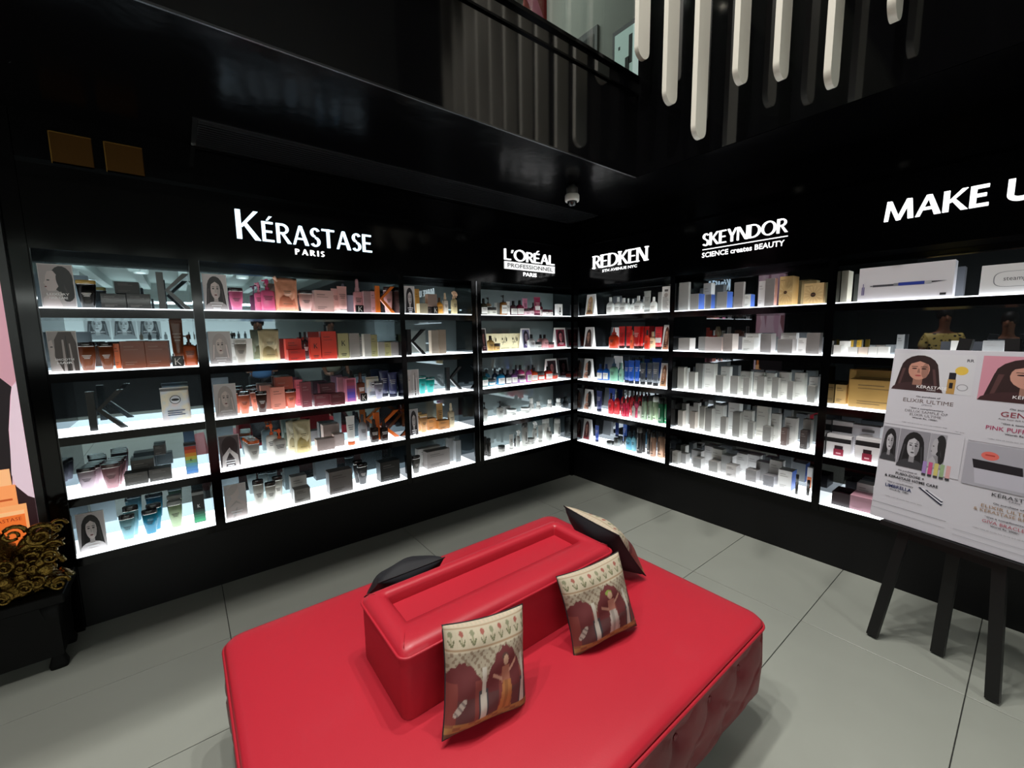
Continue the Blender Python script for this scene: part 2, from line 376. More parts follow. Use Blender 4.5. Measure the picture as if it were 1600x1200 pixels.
for i,(x,y) in enumerate(DOWN):
    p = thing('downlight','recessed spotlight high above, %s of the row %s' % (['leftmost','middle','rightmost'][i%3],['nearest the left wall shelving','over the ottoman'][i//3]),'ceiling light',(x,y,ZV),0,'recessed ceiling spotlights')
    MB().loft([(-.03,.06,.06),(0,.07,.07)],16,cap0=False).build('trim_ring', mat('1a1a1a',.4), p)
    MB().loft([(-.012,.045,.045),(-.010,.045,.045)],16).build('lens', mat('fff4e0',.4,emit=30), p)
# ---------------------------------------------------------------- hanging strips in the double-height space
strips = [(-1.318,3.225),(-1.519,2.884),(-1.708,2.625),(-1.925,2.82),(-2.118,2.757),(-2.33,2.628),(-2.533,2.796),(-2.74,3.25),(-2.94,3.0),(-3.15,2.8),(-3.36,3.2)]
_ord = ['first','second','third','fourth','fifth','sixth','seventh','eighth','ninth','tenth','eleventh']
for i,(y,z) in enumerate(strips):
    W = .118; pts = [(W/2,ZV),(-W/2,ZV)]+[(-W/2*math.cos(a),z+W/2-W/2*math.sin(a)) for a in [PI*j/16 for j in range(17)]]
    o = MB().prism(pts[::-1], -.014, .014).build('hanging_strip', mat('cfcbbf',.5), None)
    o.location = (-.775,y,0)
    smooth_angle(o,35)
    tag(o, 'off-white rounded strip hanging from above, %s of the row counted from left' % _ord[i], 'strip', 'round ended strips hanging over the void')
# ---------------------------------------------------------------- upper floor things
gx = -.60
for k in range(4):
    o = MB().box(-1.19,-.01,-.006,.006,0,1.05).build('glass_pane', glassmat(), None); o.location = (XF-.02-k*1.2,YF+.03,FT+.02)
    tag(o, ['clear glass balustrade pane nearest the corner on the upper floor','clear glass balustrade pane second from the corner upstairs','clear glass balustrade pane third from the corner upstairs','clear glass balustrade pane farthest from the corner upstairs'][k], 'glass pane','upper floor balustrade panes')
sc = thing('wall_screen','dark framed screen on the white upper floor wall','screen',(.40,.19,4.1))
part('frame', mat('0a0a0b',.3), sc, -.03,0,-.16,.62,-.55,.50)
part('glass', mat('14181a',.4,spec=.2), sc, -.034,-.03,-.12,.58,-.51,.43)
lb = thing('wall_lightbox','lit pale poster in a black frame on the upper floor wall','lightbox',(.40,-.42,4.0))
part('frame', mat('0a0a0b',.3), lb, -.03,0,-.42,.255,-.5,.415)
part('poster', mat('b4ccc4',.5,emit=.5), lb, -.034,-.03,-.40,.225,-.47,.37)
pp = MB()
for (ya,yb,za,zb) in ((.16,.18,.22,.25),(.02,.06,.05,.30),(.05,.1,-.1,.12),(0.02,.2,-.22,-.15)): pp.box(-.0352,-.0341,ya,yb,za,zb)
pp.build('print', mat('2a3430',.6), lb)
tag(B(.37,.40,-.085,-.03,3.5,4.24).build('door_frame_panel', mat('5a5e5a',.6)), 'narrow grey panel between the two frames upstairs', 'wall panel')
bn = thing('hanging_banner','red and pink petal shaped banner hanging on the upper floor','banner',(.16,.8,4.75))
MB().prism([(-.1,.25),(.15,.05),(.28,-.05),(.40,.12),(.52,.5),(.62,1.0),(-.05,1.0)],0,.02).build('cloth', mat('8a1c18',.8,grain=.15,scale=8), bn)
MB().prism([(-.08,.40),(.20,.14),(.24,.22),(.0,.6)],-.006,0).build('pink_petal', mat('c05a7a',.8), bn)
MB().prism([(-.1,.55),(.02,.42),(.05,.5),(-.05,.75)],-.008,0).build('white_petal', mat('d8d4c8',.8), bn)
tag(MB().loft([(0,.03,.03),(.03,.05,.05),(.05,.05,.05)],14).build('smoke_detector', mat('1a1a1a',.5), None, True, (.1,.1,5.55)), 'dark round detector on the upper floor ceiling', 'detector')

# product table: type, position along wall, depth from front, width, height, depth, lift, colours, description (metres)
TABLE = """
@ b1 1
card -3.648 0.03 0.121 0.211 0.006 0 0 poster card of a woman's side profile, captioned luxury hair care
bain -3.551 0.05 0.077 0.143 0.048 0 141414,c9a75a black tapered bottle with gold cap
box -3.45 0.04 0.099 0.077 0.09 0 1c1a1a black carton
box -3.35 0.04 0.098 0.081 0.09 0 1c1a1a black carton
box -3.393 0.06 0.099 0.062 0.08 0.082 1d1b1b black carton stacked on two others
K -3.194 0.05 0.147 0.205 0.03 0 111111 large black letter K ornament
@ b1 2
card -3.659 0.03 0.104 0.206 0.006 0 1 poster card of long hair, captioned smooth hair
bain -3.582 0.05 0.073 0.147 0.045 0 7a3f22,1a1210 copper brown tapered bottle with dark cap
bain -3.508 0.05 0.062 0.145 0.038 0 7a3f22,1a1210 copper brown tapered bottle with dark cap
box -3.469 0.1 0.023 0.137 0.06 0 d96a34 slim glowing orange carton
box -3.4 0.04 0.1 0.148 0.1 0 7d3f26 square copper brown carton
box -3.299 0.04 0.101 0.146 0.1 0 7d3f26 square copper brown carton
tube -3.205 0.13 0.061 0.269 0.05 0 6a3a20,2a1a12 tall bronze brown tube
kcube -3.213 0.03 0.052 0.059 0.035 0 171211 small black cube with letter K
pump -3.152 0.06 0.064 0.18 0.045 0 b4522a,5a2a18 amber orange pump bottle
@ b1 3
K -3.535 0.07 0.15 0.211 0.03 0 101010 large black letter K ornament
pouch -3.245 0.093 0.134 0.2 0.03 0 c9cbd0,iris iridescent sample sachet with a round seal
@ b1 4
bain -3.651 0.08 0.074 0.126 0.046 0 cbb9c4,232021 pale lavender tapered bottle, front of its column
bain -3.637 0.127 0.074 0.126 0.042 0 cbb9c4,232021 pale lavender tapered bottle, second in its column
bain -3.631 0.17 0.074 0.126 0.04 0 cbb9c4,232021 pale lavender tapered bottle, third in its column
bain -3.627 0.211 0.074 0.126 0.039 0 cbb9c4,232021 pale lavender tapered bottle, last in its column
bain -3.551 0.043 0.077 0.137 0.048 0 b98890,4a3434 dusty rose tapered bottle, front of its column
bain -3.543 0.092 0.077 0.137 0.045 0 b98890,4a3434 dusty rose tapered bottle, second in its column
bain -3.539 0.14 0.077 0.137 0.043 0 b98890,4a3434 dusty rose tapered bottle, third in its column
bain -3.536 0.19 0.077 0.137 0.042 0 b98890,4a3434 dusty rose tapered bottle, last in its column
box -3.451 0.04 0.098 0.069 0.08 0 4a4845 grey carton
box -3.347 0.04 0.099 0.071 0.08 0 4a4845 grey carton
box -3.425 0.13 0.101 0.117 0.08 0 4a4845 grey carton behind the front pair
box -3.347 0.206 0.054 0.06 0.06 0.113 2a2826 small dark carton on top of the pile
box -3.202 0.06 0.058 0.191 0.04 0 rainbow tall rainbow striped carton
@ b1 5
card -3.656 0.053 0.109 0.213 0.006 0 2 poster card of a dark haired woman resting her chin
bain -3.503 0.125 0.069 0.176 0.042 0 8cc3cf,26292b pale blue tapered bottle, rear one
bain -3.518 0.081 0.069 0.143 0.043 0 8cc3cf,26292b pale blue tapered bottle, front one
bain -3.403 0.135 0.072 0.158 0.045 0 1f86a8,2a2c30 teal blue tapered bottle, rear one
bain -3.421 0.09 0.071 0.142 0.044 0 1f86a8,2a2c30 teal blue tapered bottle, front one
bain -3.304 0.146 0.072 0.185 0.045 0 a9bf96,8a8d88 sage green tapered bottle, rear one
bain -3.305 0.1 0.072 0.163 0.045 0 a9bf96,8a8d88 sage green tapered bottle, front one
box -3.191 0.1 0.058 0.2 0.045 0 darkgreen tall black and green carton
@ b2 1
card -3.003 0.03 0.118 0.209 0.006 0 3 poster card of a woman with fringe and long hair
bain -2.899 0.05 0.078 0.138 0.049 0 e0719a,2a2024 bright pink tapered bottle with dark cap
pump -2.765 0.14 0.053 0.188 0.037 0 d96c92,d98aa4 pink pump bottle standing at the back
pump -2.724 0.07 0.077 0.205 0.054 0 e0648f,c23a6e larger pink pump bottle
pouch -2.618 0.05 0.135 0.212 0.06 0 f0a684,e58a6a,spout peach refill pouch
bain -2.504 0.05 0.092 0.141 0.057 0 e3b3ac,2b2526 wide blush tapered bottle with dark cap
box -2.39 0.06 0.124 0.148 0.09 0 c39a92 dusty pink carton
tube -2.287 0.12 0.065 0.172 0.05 0 d6a8a0,f2e6e2 blush tube at the back
tube -2.265 0.05 0.065 0.183 0.05 0 cf9a93,f2e6e2 blush tube at the front
serum -2.148 0.08 0.057 0.244 0.045 0 e2a1a4,b5848a slim pink serum bottle
kcube -2.157 0.03 0.051 0.053 0.03 0 171213 small black cube with letter K
box -2.093 0.06 0.053 0.157 0.05 0 dfb0b4 slim pale pink carton, left of two
box -2.046 0.06 0.041 0.159 0.05 0 c59aa2 slim pale pink carton, right of two
K -1.966 0.03 0.146 0.196 0.02 0 e0742a bright orange letter K ornament
bain -1.91 0.1 0.073 0.202 0.046 0 d9a7a4,3a2c2c pale pink tapered bottle behind the orange ornament
@ b2 2
card -3.006 0.03 0.111 0.198 0.006 0 4 poster card of a woman with pale straight hair
pump -2.915 0.191 0.049 0.19 0.034 0 d8d4cc,1f1c1c white pump bottle with black pump
box -2.892 0.14 0.129 0.151 0.05 0 e8e6e0 white carton at the back
bain -2.901 0.05 0.068 0.143 0.042 0 a8a096,bcb8b0 taupe tapered bottle with silver cap
pouch -2.741 0.05 0.118 0.205 0.06 0 d9c9a0,c4ae7c cream and gold crumpled refill pouch
box -2.59 0.04 0.103 0.073 0.07 0 c5281c red carton at the front
box -2.59 0.12 0.096 0.145 0.07 0 d93622 red carton at the back
bottle -2.5 0.18 0.044 0.19 0.033 0 2a2022,141214 dark bottle at the back
box -2.469 0.05 0.067 0.152 0.05 0 d23a24,K red carton with black letter K
box -2.38 0.05 0.099 0.192 0.06 0 c93420 tall bright red carton
box -2.284 0.05 0.073 0.177 0.06 0 9b9568,K tall olive carton with letter K
box -2.206 0.05 0.07 0.176 0.06 0 d8cfc6 tall cream carton
box -2.136 0.111 0.034 0.151 0.05 0 6a6865 slim grey carton
box -2.108 0.06 0.052 0.17 0.05 0 e6dfd4 tall off white carton
box -2.059 0.06 0.048 0.164 0.05 0 8f8a5e slim olive carton
box -2.009 0.05 0.052 0.108 0.05 0 e4dccf short cream carton
box -1.959 0.05 0.049 0.106 0.05 0 9a9464 short olive carton
box -1.904 0.05 0.061 0.105 0.05 0 cfc6c2 short pale carton
@ b2 3
card -3.006 0.021 0.112 0.206 0.006 0 5 poster card of a woman with wavy blonde hair
bain -2.94 0.13 0.044 0.153 0.028 0 e0785a,2a1c1a coral tapered bottle at the back
bain -2.906 0.065 0.065 0.142 0.04 0 e0785a,2a1c1a coral tapered bottle, front left
bain -2.842 0.14 0.043 0.144 0.027 0 e58a70,2a1c1a coral tapered bottle behind the brown one
bain -2.812 0.045 0.065 0.139 0.041 0 4a3029,171313 dark brown tapered bottle
box -2.768 0.16 0.065 0.162 0.06 0 e8a28e peach carton at the back
box -2.709 0.1 0.078 0.152 0.06 0 d98672 coral carton
box -2.654 0.19 0.108 0.209 0.06 0 a8523e copper carton high at the back
bain -2.635 0.09 0.07 0.132 0.043 0 dd7056,2a1a18 coral tapered bottle between cartons
box -2.57 0.15 0.045 0.186 0.05 0 f07a8a bright pink carton
box -2.544 0.065 0.063 0.175 0.05 0 7c3a42 tall dark rose carton
box -2.451 0.05 0.099 0.083 0.07 0 6e3038 dark rose carton, left of pair
box -2.353 0.02 0.097 0.082 0.07 0 6e3038 dark rose carton, right of pair
box -2.389 0.13 0.105 0.146 0.07 0 5a2830 dark rose carton behind the pair
box -2.267 0.16 0.072 0.179 0.05 0 e69aa8 pink carton at the back
box -2.241 0.082 0.076 0.175 0.05 0 violet pink carton with a purple front
serum -2.144 0.14 0.056 0.206 0.045 0 6a3a28,4a2a1c slim brown serum bottle
kcube -2.163 0.04 0.047 0.06 0.03 0 171312 small black cube with letter K
pouch -2.064 0.12 0.097 0.169 0.03 0 c2c4ce,iris silver iridescent sachet with a round seal
bain -2.032 0.066 0.068 0.138 0.042 0 9a97a8,3a3a44 lavender grey tapered bottle
tube -1.955 0.15 0.072 0.204 0.05 0 2e3050,1c1e30 navy tube at the back
tube -1.91 0.089 0.073 0.192 0.05 0 34375c,20223a navy tube at the front
@ b2 4
card -3.008 0.07 0.107 0.204 0.006 0 6 poster card of hands folded over dark hair
bain -2.895 0.175 0.067 0.151 0.042 0 d5d2cc,e0672a white tapered bottle with orange cap, last in its column
bain -2.889 0.132 0.067 0.151 0.042 0 d5d2cc,e0672a white tapered bottle with orange cap, third in its column
bain -2.884 0.09 0.067 0.151 0.041 0 d5d2cc,e0672a white tapered bottle with orange cap, second in its column
bain -2.88 0.041 0.067 0.151 0.042 0 d5d2cc,e0672a white tapered bottle with orange cap, front of its column
pump -2.761 0.14 0.07 0.224 0.049 0 e0ddd6,e0642a white pump bottle with orange pump, rear one
pump -2.726 0.072 0.076 0.195 0.053 0 cbc7c0,dd5a28 white pump bottle with orange pump, front one
pouch -2.634 0.14 0.073 0.225 0.05 0 e4dcc4,cbbd98 cream refill pouch at the back
pouch -2.582 0.08 0.111 0.232 0.06 0 d6c9a0,bda768 cream crumpled refill pouch at the front
box -2.44 0.071 0.12 0.083 0.07 0 d9bfb6 pale blush carton at the front
box -2.334 0.12 0.073 0.09 0.06 0 e6d2ca pale blush carton at the right
box -2.37 0.181 0.115 0.159 0.07 0 e3cdc6 pale blush carton at the back
tube -2.254 0.08 0.062 0.217 0.05 0 e6e4df,e06428 white tube with orange cap
bottle -2.144 0.15 0.066 0.203 0.049 0 8d8f92,3a3a3c grey square bottle
serum -2.091 0.053 0.06 0.177 0.048 0 2c1c16,171110 dark brown dropper bottle, left of two
serum -2.018 0.045 0.056 0.163 0.045 0 2c1c16,171110 dark brown dropper bottle, right of two
K -1.976 0.102 0.203 0.217 0.02 0 dd6a22 bright orange letter K ornament
@ b2 5
card -3.004 0.03 0.115 0.218 0.006 0 7 poster card of a woman's bare shoulders
bain -2.749 0.15 0.065 0.173 0.04 0 dedbd2,2c2a28 clear white tapered bottle, rear of three
bain -2.872 0.08 0.064 0.196 0.04 0 dedbd2,2c2a28 clear white tapered bottle, left of three
bain -2.802 0.09 0.065 0.161 0.04 0 dedbd2,2c2a28 clear white tapered bottle, front of three
box -2.624 0.12 0.101 0.16 0.07 0 9a9690 silver carton at the back
box -2.625 0.027 0.1 0.096 0.07 0 8e8a84 silver carton at the front
box -2.366 0.03 0.162 0.165 0.09 0 7c7572 large silver brown carton
bain -2.203 0.14 0.07 0.175 0.044 0 3a3a3c,141414 dark tapered bottle, rear one
bain -2.185 0.09 0.078 0.161 0.048 0 4a4a4c,141414 dark tapered bottle, front one
box -1.992 0.042 0.156 0.155 0.09 0 2a2a28 large black carton
@ b3 1
card -1.774 0.03 0.085 0.208 0.006 0 8 poster card of a woman in a black top
box -1.657 0.14 0.038 0.202 0.04 0 b8863c slim gold carton
box -1.647 0.05 0.071 0.082 0.06 0 e3d2ac cream carton
box -1.589 0.06 0.038 0.06 0.05 0 2a1e1a small dark brown carton
kcube -1.548 0.04 0.043 0.06 0.04 0 141110 small black cube with letter K
box -1.568 0.05 0.082 0.097 0.05 0.061 d9b6a4 pink gold carton stacked on dark ones
bottle -1.491 0.06 0.054 0.135 0.04 0 d99a3c,4a3018 golden oil bottle
spray -1.437 0.06 0.047 0.175 0.042 0 e6dcd0,d9bfa0 white mist spray bottle
trigger -1.35 0.06 0.062 0.195 0.05 0 dccb9c,e0b896 cream trigger spray bottle
@ b3 2
K -1.719 0.05 0.164 0.201 0.03 0 16181a large black letter K ornament
box -1.553 0.06 0.066 0.192 0.05 0 e0cdb8 tall cream carton, left of pair
box -1.484 0.06 0.066 0.196 0.05 0 d3bba2 tall cream carton, right of pair
@ b3 3
card -1.772 0.03 0.095 0.211 0.006 0 9 poster card of pale swept hair
bain -1.659 0.09 0.071 0.15 0.044 0 2cb3ae,20605e turquoise tapered bottle, left one
bain -1.579 0.1 0.08 0.13 0.05 0 1fb0a8,1d5a58 turquoise tapered bottle, right one
K -1.356 0.1 0.161 0.201 0.03 0 15171a large black letter K ornament
@ b3 4
card -1.773 0.056 0.079 0.215 0.006 0 10 poster card of a woman with flowing dark hair
bain -1.682 0.135 0.052 0.165 0.032 0 e0b080,c9a56a peach tapered bottle, rear one
bain -1.661 0.09 0.07 0.154 0.044 0 d9a068,c9a56a peach tapered bottle, front one
box -1.572 0.13 0.084 0.1 0.06 0 c98a4c gold carton at the back
box -1.481 0.084 0.099 0.077 0.07 0 b5793c gold carton at the front
tube -1.471 0.155 0.061 0.211 0.05 0 d9a868,f0e0c8 gold tube
spray -1.402 0.08 0.054 0.214 0.049 0 e0cfae,e6d6b8 cream mist spray bottle
@ b3 5
bain -1.794 0.12 0.058 0.141 0.036 0 5a5855,2c2a29 dark grey tapered bottle, rear one
bain -1.759 0.056 0.073 0.144 0.045 0 6a6763,2c2a29 dark grey tapered bottle, front one
box -1.586 0.171 0.215 0.163 0.06 0 a8a6a2 large silver carton at the back
box -1.542 0.09 0.217 0.147 0.08 0 8a827e large silver carton at the front
box -1.377 0.15 0.067 0.214 0.05 0 dfe2e4 tall white carton, left of pair
box -1.341 0.1 0.055 0.194 0.05 0 d5d9dc tall white carton, right of pair
@ b4 1
bottle -1.056 0.05 0.065 0.144 0.049 0 3a3628,15120f,lab dark olive bottle with cream label
pump -0.953 0.129 0.057 0.163 0.04 0 8a6f58,17120f,lab brown pump bottle with white label
jar -0.961 0.04 0.088 0.069 0.088 0 e0ddd2,15120f white jar with black lid
box -0.86 0.105 0.05 0.115 0.04 0 b4b5b0 translucent grey carton
pump -0.829 0.06 0.063 0.183 0.044 0 8a5a24,100d0c,lab amber pump bottle
tube -0.777 0.06 0.042 0.127 0.04 0 e6e4de,f2f0ec white tube
bottle -0.717 0.05 0.078 0.134 0.058 0 4a3038,121010,lab dark bottle with wide white label
bottle -0.638 0.05 0.08 0.142 0.06 0 7a1f3a,121010,lab burgundy bottle with white label
tube -0.513 0.13 0.061 0.17 0.04 0 d98aa8,e8c0cc pink tube at the back
jar -0.565 0.04 0.068 0.066 0.068 0 d9b4be,2a0f18 pink jar with dark lid
jar -0.498 0.05 0.066 0.073 0.066 0 e0c8cc,4a1424 pale jar with burgundy lid
bottle -0.402 0.14 0.044 0.132 0.033 0 5a1a2e,121010 burgundy bottle at the back
tube -0.421 0.05 0.08 0.181 0.05 0 8a1f44,5a1430,lab large burgundy tube
bottle -0.325 0.109 0.04 0.137 0.03 0 6a1830,121010,lab slim burgundy bottle
jar -0.308 0.05 0.058 0.063 0.058 0 e4dcd8,3a1520 small jar with dark lid
jar -0.244 0.05 0.066 0.062 0.066 0 e4dcd8,4a1a28 small jar with burgundy lid
box -0.131 0.05 0.073 0.122 0.04 0 f0efec,drop white carton with a dropper picture
@ b4 2
tent -1.08 0.03 0.066 0.205 0.07 0 11 tent card with a dark portrait
panel -0.723 0.22 0.428 0.156 0.012 0 e8dcb4 long cream display board with line drawings
bottle -0.989 0.05 0.071 0.139 0.054 0 c9a05a,2a1d10 gold bottle with black cap
jar -0.914 0.05 0.07 0.068 0.07 0 cfa866,2a1d10 gold jar with dark lid
tent -0.485 0.149 0.116 0.203 0.07 0 12 tent card with a woman's portrait in purple
bottle -0.504 0.04 0.078 0.143 0.059 0 d6d6d8,17171a white bottle with black cap
jar -0.407 0.05 0.097 0.07 0.097 0 d8d6d2,17171a white jar with dark lid
bottle -0.314 0.12 0.068 0.14 0.051 0 e3aeb0,1c1418 pale pink bottle, rear one
bottle -0.318 0.05 0.079 0.14 0.06 0 dfa0a4,1c1418 pale pink bottle, front one
jar -0.232 0.05 0.092 0.061 0.092 0 dd8f94,2a1a1c pink jar
tent -0.104 0.05 0.16 0.206 0.07 0 13 tent card with a red portrait
@ b4 3
bottle -0.941 0.19 0.07 0.148 0.053 0 3f8fb0,14181c,lab sky blue bottle at the back
bottle -0.874 0.151 0.061 0.15 0.046 0 28384e,101216,lab dark blue bottle at the back
bottle -0.78 0.16 0.052 0.148 0.039 0 2a3240,101216 navy bottle at the back
bottle -1.038 0.088 0.069 0.136 0.052 0 1f5a55,0f1515,lab dark teal bottle
jar -0.954 0.09 0.099 0.063 0.099 0 2f8fa8,15171a,lab teal jar with black lid
bottle -0.847 0.09 0.08 0.141 0.06 0 1f86b8,12161c,lab bright blue bottle
bottle -0.763 0.09 0.071 0.135 0.053 0 2a2638,0f0f14,lab dark navy bottle
bottle -0.61 0.164 0.046 0.172 0.035 0 5a2a6a,141018 violet bottle at the back
bottle -0.692 0.086 0.072 0.135 0.054 0 7a4f86,141018,lab purple bottle
jar -0.609 0.069 0.094 0.066 0.094 0 a67ab0,1a121e,lab purple jar with black lid
bottle -0.545 0.164 0.083 0.165 0.062 0 d0508e,141014,lab magenta bottle at the back
bottle -0.533 0.056 0.059 0.165 0.044 0 c860a8,141014,lab orchid pink bottle
bottle -0.354 0.202 0.06 0.153 0.045 0 d8442c,16100e red bottle at the back
bottle -0.431 0.09 0.082 0.137 0.061 0 e0582c,16100e,lab orange bottle
jar -0.335 0.09 0.111 0.087 0.111 0 d9482f,1c1210,lab large red jar with black lid
bottle -0.232 0.09 0.095 0.134 0.071 0 cf3a30,16100e,lab red bottle
jar -0.141 0.09 0.088 0.061 0.088 0 d9503c,2a1412 small red jar
tent -0.105 0.179 0.161 0.204 0.07 0 11 tent card with a dark red portrait
@ b4 4
pump -1.046 0.09 0.055 0.183 0.039 0 b8bab4,141414 silver bottle with black cap, leftmost
pump -0.864 0.09 0.067 0.171 0.047 0 c2c4be,14161c silver bottle with navy cap
box -0.708 0.21 0.099 0.089 0.05 0 e3e3df pale carton at the back
jar -0.691 0.11 0.099 0.068 0.099 0 dcdcd6,e4e4e0 white jar, left one
jar -0.517 0.11 0.091 0.061 0.091 0 d6d6d0,dedeD8 white jar, right one
vial -0.444 0.12 0.054 0.154 0.054 0 e4e4e0,f2f2ee small white flask, leftmost of four
vial -0.37 0.096 0.053 0.114 0.053 0 e4e4e0,f2f2ee small white flask, second of four
vial -0.207 0.1 0.057 0.115 0.057 0 e4e4e0,f2f2ee small white flask, third of four
vial -0.075 0.1 0.063 0.113 0.063 0 e4e4e0,f2f2ee small white flask, rightmost of four
@ b4 5
can -1.045 0.093 0.034 0.176 0.034 0 3a3835,1c1b1a slim dark can, rear one
can -1.033 0.05 0.042 0.168 0.042 0 3a3835,1c1b1a slim dark can, front one
jar -0.863 0.066 0.072 0.061 0.072 0 b0ada6,2a2826 small grey jar with dark lid
tube -0.739 0.088 0.049 0.148 0.04 0 c6c4bd,b6b4ae grey tube
bottle -0.648 0.15 0.029 0.121 0.022 0 2a2a2a,151515 slim dark bottle
trigger -0.657 0.084 0.051 0.183 0.041 0 c9c8c2,e6e5e0 small trigger spray bottle
can -0.557 0.088 0.065 0.245 0.065 0 a4a29c,3a3836 tall silver aerosol can
jar -0.475 0.083 0.08 0.065 0.08 0 c6c4be,a8a6a0 silver jar
trigger -0.405 0.12 0.06 0.227 0.048 0 e0dfd9,efeeea white trigger spray bottle
tube -0.346 0.1 0.06 0.178 0.04 0 b4b2ab,a4a29c grey tube with silver cap
can -0.244 0.11 0.08 0.237 0.08 0 d2d1cb,e6e5e0 white aerosol can, left one
bottle -0.249 0.063 0.058 0.153 0.043 0 c6c5bf,e0dfda white bottle with pump
can -0.099 0.089 0.072 0.214 0.072 0 cfcec8,e6e5e0 white aerosol can, right one
@ r1 1
tent 0.194 0.03 0.112 0.207 0.07 0 14 tent card with a blonde portrait
bottle 0.423 0.05 0.073 0.163 0.055 0 eceeea,f6f6f4,lab white bottle, leftmost of the row
bottle 0.471 0.106 0.072 0.164 0.054 0 eceeea,f6f6f4,lab white bottle, second of the row
bottle 0.576 0.05 0.076 0.145 0.057 0 eceeea,f6f6f4,lab white bottle, third of the row
bottle 0.568 0.14 0.047 0.145 0.035 0 eceeea,f6f6f4,lab white bottle behind the third
bottle 0.629 0.13 0.044 0.137 0.033 0 eceeea,f6f6f4,lab white bottle behind the tall one
bottle 0.729 0.06 0.074 0.154 0.056 0 eceeea,f6f6f4,lab tallest white bottle
bottle 0.757 0.117 0.032 0.147 0.024 0 eceeea,f6f6f4,lab slim white bottle
tube 0.826 0.06 0.067 0.189 0.04 0 9a9c98,8a8c88 grey tube
bottle 0.897 0.05 0.06 0.132 0.045 0 eceeea,f6f6f4,lab white bottle, rightmost of the row
box 0.937 0.1 0.038 0.172 0.05 0 e4e4e0 white carton at the back
box 1.031 0.04 0.071 0.208 0.06 0 dcdad6,lines tall white carton with printed front
@ r1 2
tent 0.178 0.03 0.114 0.207 0.07 0 15 tent card with a long haired woman
tent 0.397 0.18 0.093 0.199 0.07 0 99 blank white tent card
dropper 0.462 0.05 0.095 0.199 0.076 0 d8401c,a8240f orange red bottle with pointed nozzle
tube 0.568 0.05 0.068 0.207 0.04 0 cf1c1c,2a0a0a wide red tube, leftmost
tube 0.632 0.07 0.06 0.207 0.04 0 d92222,2a0a0a wide red tube, second
bottle 0.679 0.06 0.034 0.175 0.026 0 e0603c,b02a18 small orange bottle
tube 0.733 0.05 0.065 0.205 0.04 0 b01818,2a0a0a dark red tube
tube 0.752 0.091 0.047 0.204 0.04 0 cf1c1c,2a0a0a red tube, right of the dark one
tube 0.8 0.1 0.049 0.203 0.04 0 cc2222,2a0a0a red tube, rightmost
bottle 0.85 0.04 0.047 0.17 0.035 0 d9341c,17110f orange red bottle with black cap
bottle 0.836 0.14 0.063 0.156 0.047 0 e3d2a8,d9c79a cream yellow bottle
tube 0.949 0.06 0.068 0.197 0.04 0 d9363c,1c0f0f,band pink red tube with white band
tent 1.044 0.03 0.07 0.211 0.07 0 16 tent card with a smiling woman
@ r1 3
tent 0.132 0.07 0.112 0.208 0.07 0 17 tent card with a black haired woman
bottle 0.279 0.09 0.066 0.16 0.05 0 1656b0,0f2a5a,lab blue bottle, left of pair
bottle 0.346 0.1 0.067 0.165 0.05 0 1a60ba,0f2a5a,lab blue bottle, right of pair
tent 0.419 0.18 0.102 0.242 0.07 0 99 blank white tent card
dropper 0.442 0.09 0.081 0.225 0.065 0 7fb89c,1c3a50 sea green bottle with pointed nozzle
bottle 0.477 0.156 0.032 0.181 0.024 0 1f5a78,0f2a3a slim dark teal bottle
bottle 0.551 0.08 0.048 0.187 0.036 0 8fbfa8,6a9a86 pale green bottle
tube 0.604 0.09 0.059 0.208 0.04 0 1a4a9a,101a30 blue tube, leftmost of three
tube 0.675 0.06 0.063 0.217 0.04 0 1f5ac0,101a30 blue tube, middle of three
tube 0.732 0.07 0.051 0.222 0.04 0 1f5ac0,101a30 blue tube, rightmost of three
tube 0.786 0.08 0.058 0.199 0.04 0 3a3f46,15171a dark grey tube, leftmost of three
tube 0.844 0.1 0.058 0.2 0.04 0 4a5058,15171a dark grey tube, middle of three
tube 0.925 0.07 0.061 0.21 0.04 0 5a6068,15171a dark grey tube, rightmost of three
tent 1.007 0.07 0.077 0.206 0.07 0 18 tent card with a brown haired woman
@ r1 4
tent 0.141 0.07 0.112 0.214 0.07 0 17 tent card with a woman in side view
tube 0.273 0.09 0.066 0.212 0.04 0 28306a,151a38 navy tube
tube 0.361 0.18 0.076 0.244 0.04 0 2a4aa0,151a38 blue tube at the back
bottle 0.54 0.13 0.05 0.249 0.037 0 d83038,17090b red bottle at the back, left one
bottle 0.586 0.14 0.042 0.256 0.031 0 d83038,17090b red bottle at the back, middle one
bottle 0.634 0.15 0.041 0.252 0.031 0 d83a44,17090b red bottle at the back, right one
bottle 0.684 0.17 0.045 0.259 0.034 0 d83a44,17090b red bottle at the back, rightmost
bottle 0.429 0.08 0.057 0.207 0.042 0 d42832,17090b tall red bottle, left of pair
bottle 0.486 0.1 0.058 0.225 0.043 0 d42832,17090b tall red bottle, right of pair
bottle 0.593 0.07 0.045 0.179 0.034 0 cc2448,17090b small crimson bottle, left of pair
bottle 0.633 0.08 0.034 0.189 0.026 0 cc2448,17090b small crimson bottle, right of pair
bottle 0.715 0.1 0.05 0.216 0.037 0 d05070,17090b pink red bottle
bottle 0.705 0.07 0.033 0.164 0.025 0 b4a8a4,1a1416 slim white bottle with black cap, left one
bottle 0.76 0.09 0.041 0.168 0.031 0 c6c0b8,1a1416 slim white bottle with black cap, right one
can 0.808 0.08 0.052 0.218 0.052 0 8fa088,20241e grey green aerosol can, left one
can 0.859 0.1 0.049 0.227 0.049 0 98a890,20241e grey green aerosol can, right one
can 0.91 0.1 0.055 0.223 0.055 0 b4c8a4,e4e8e0 pale green aerosol can
can 0.986 0.07 0.057 0.223 0.057 0 1f5a3c,10201a dark green aerosol can, left one
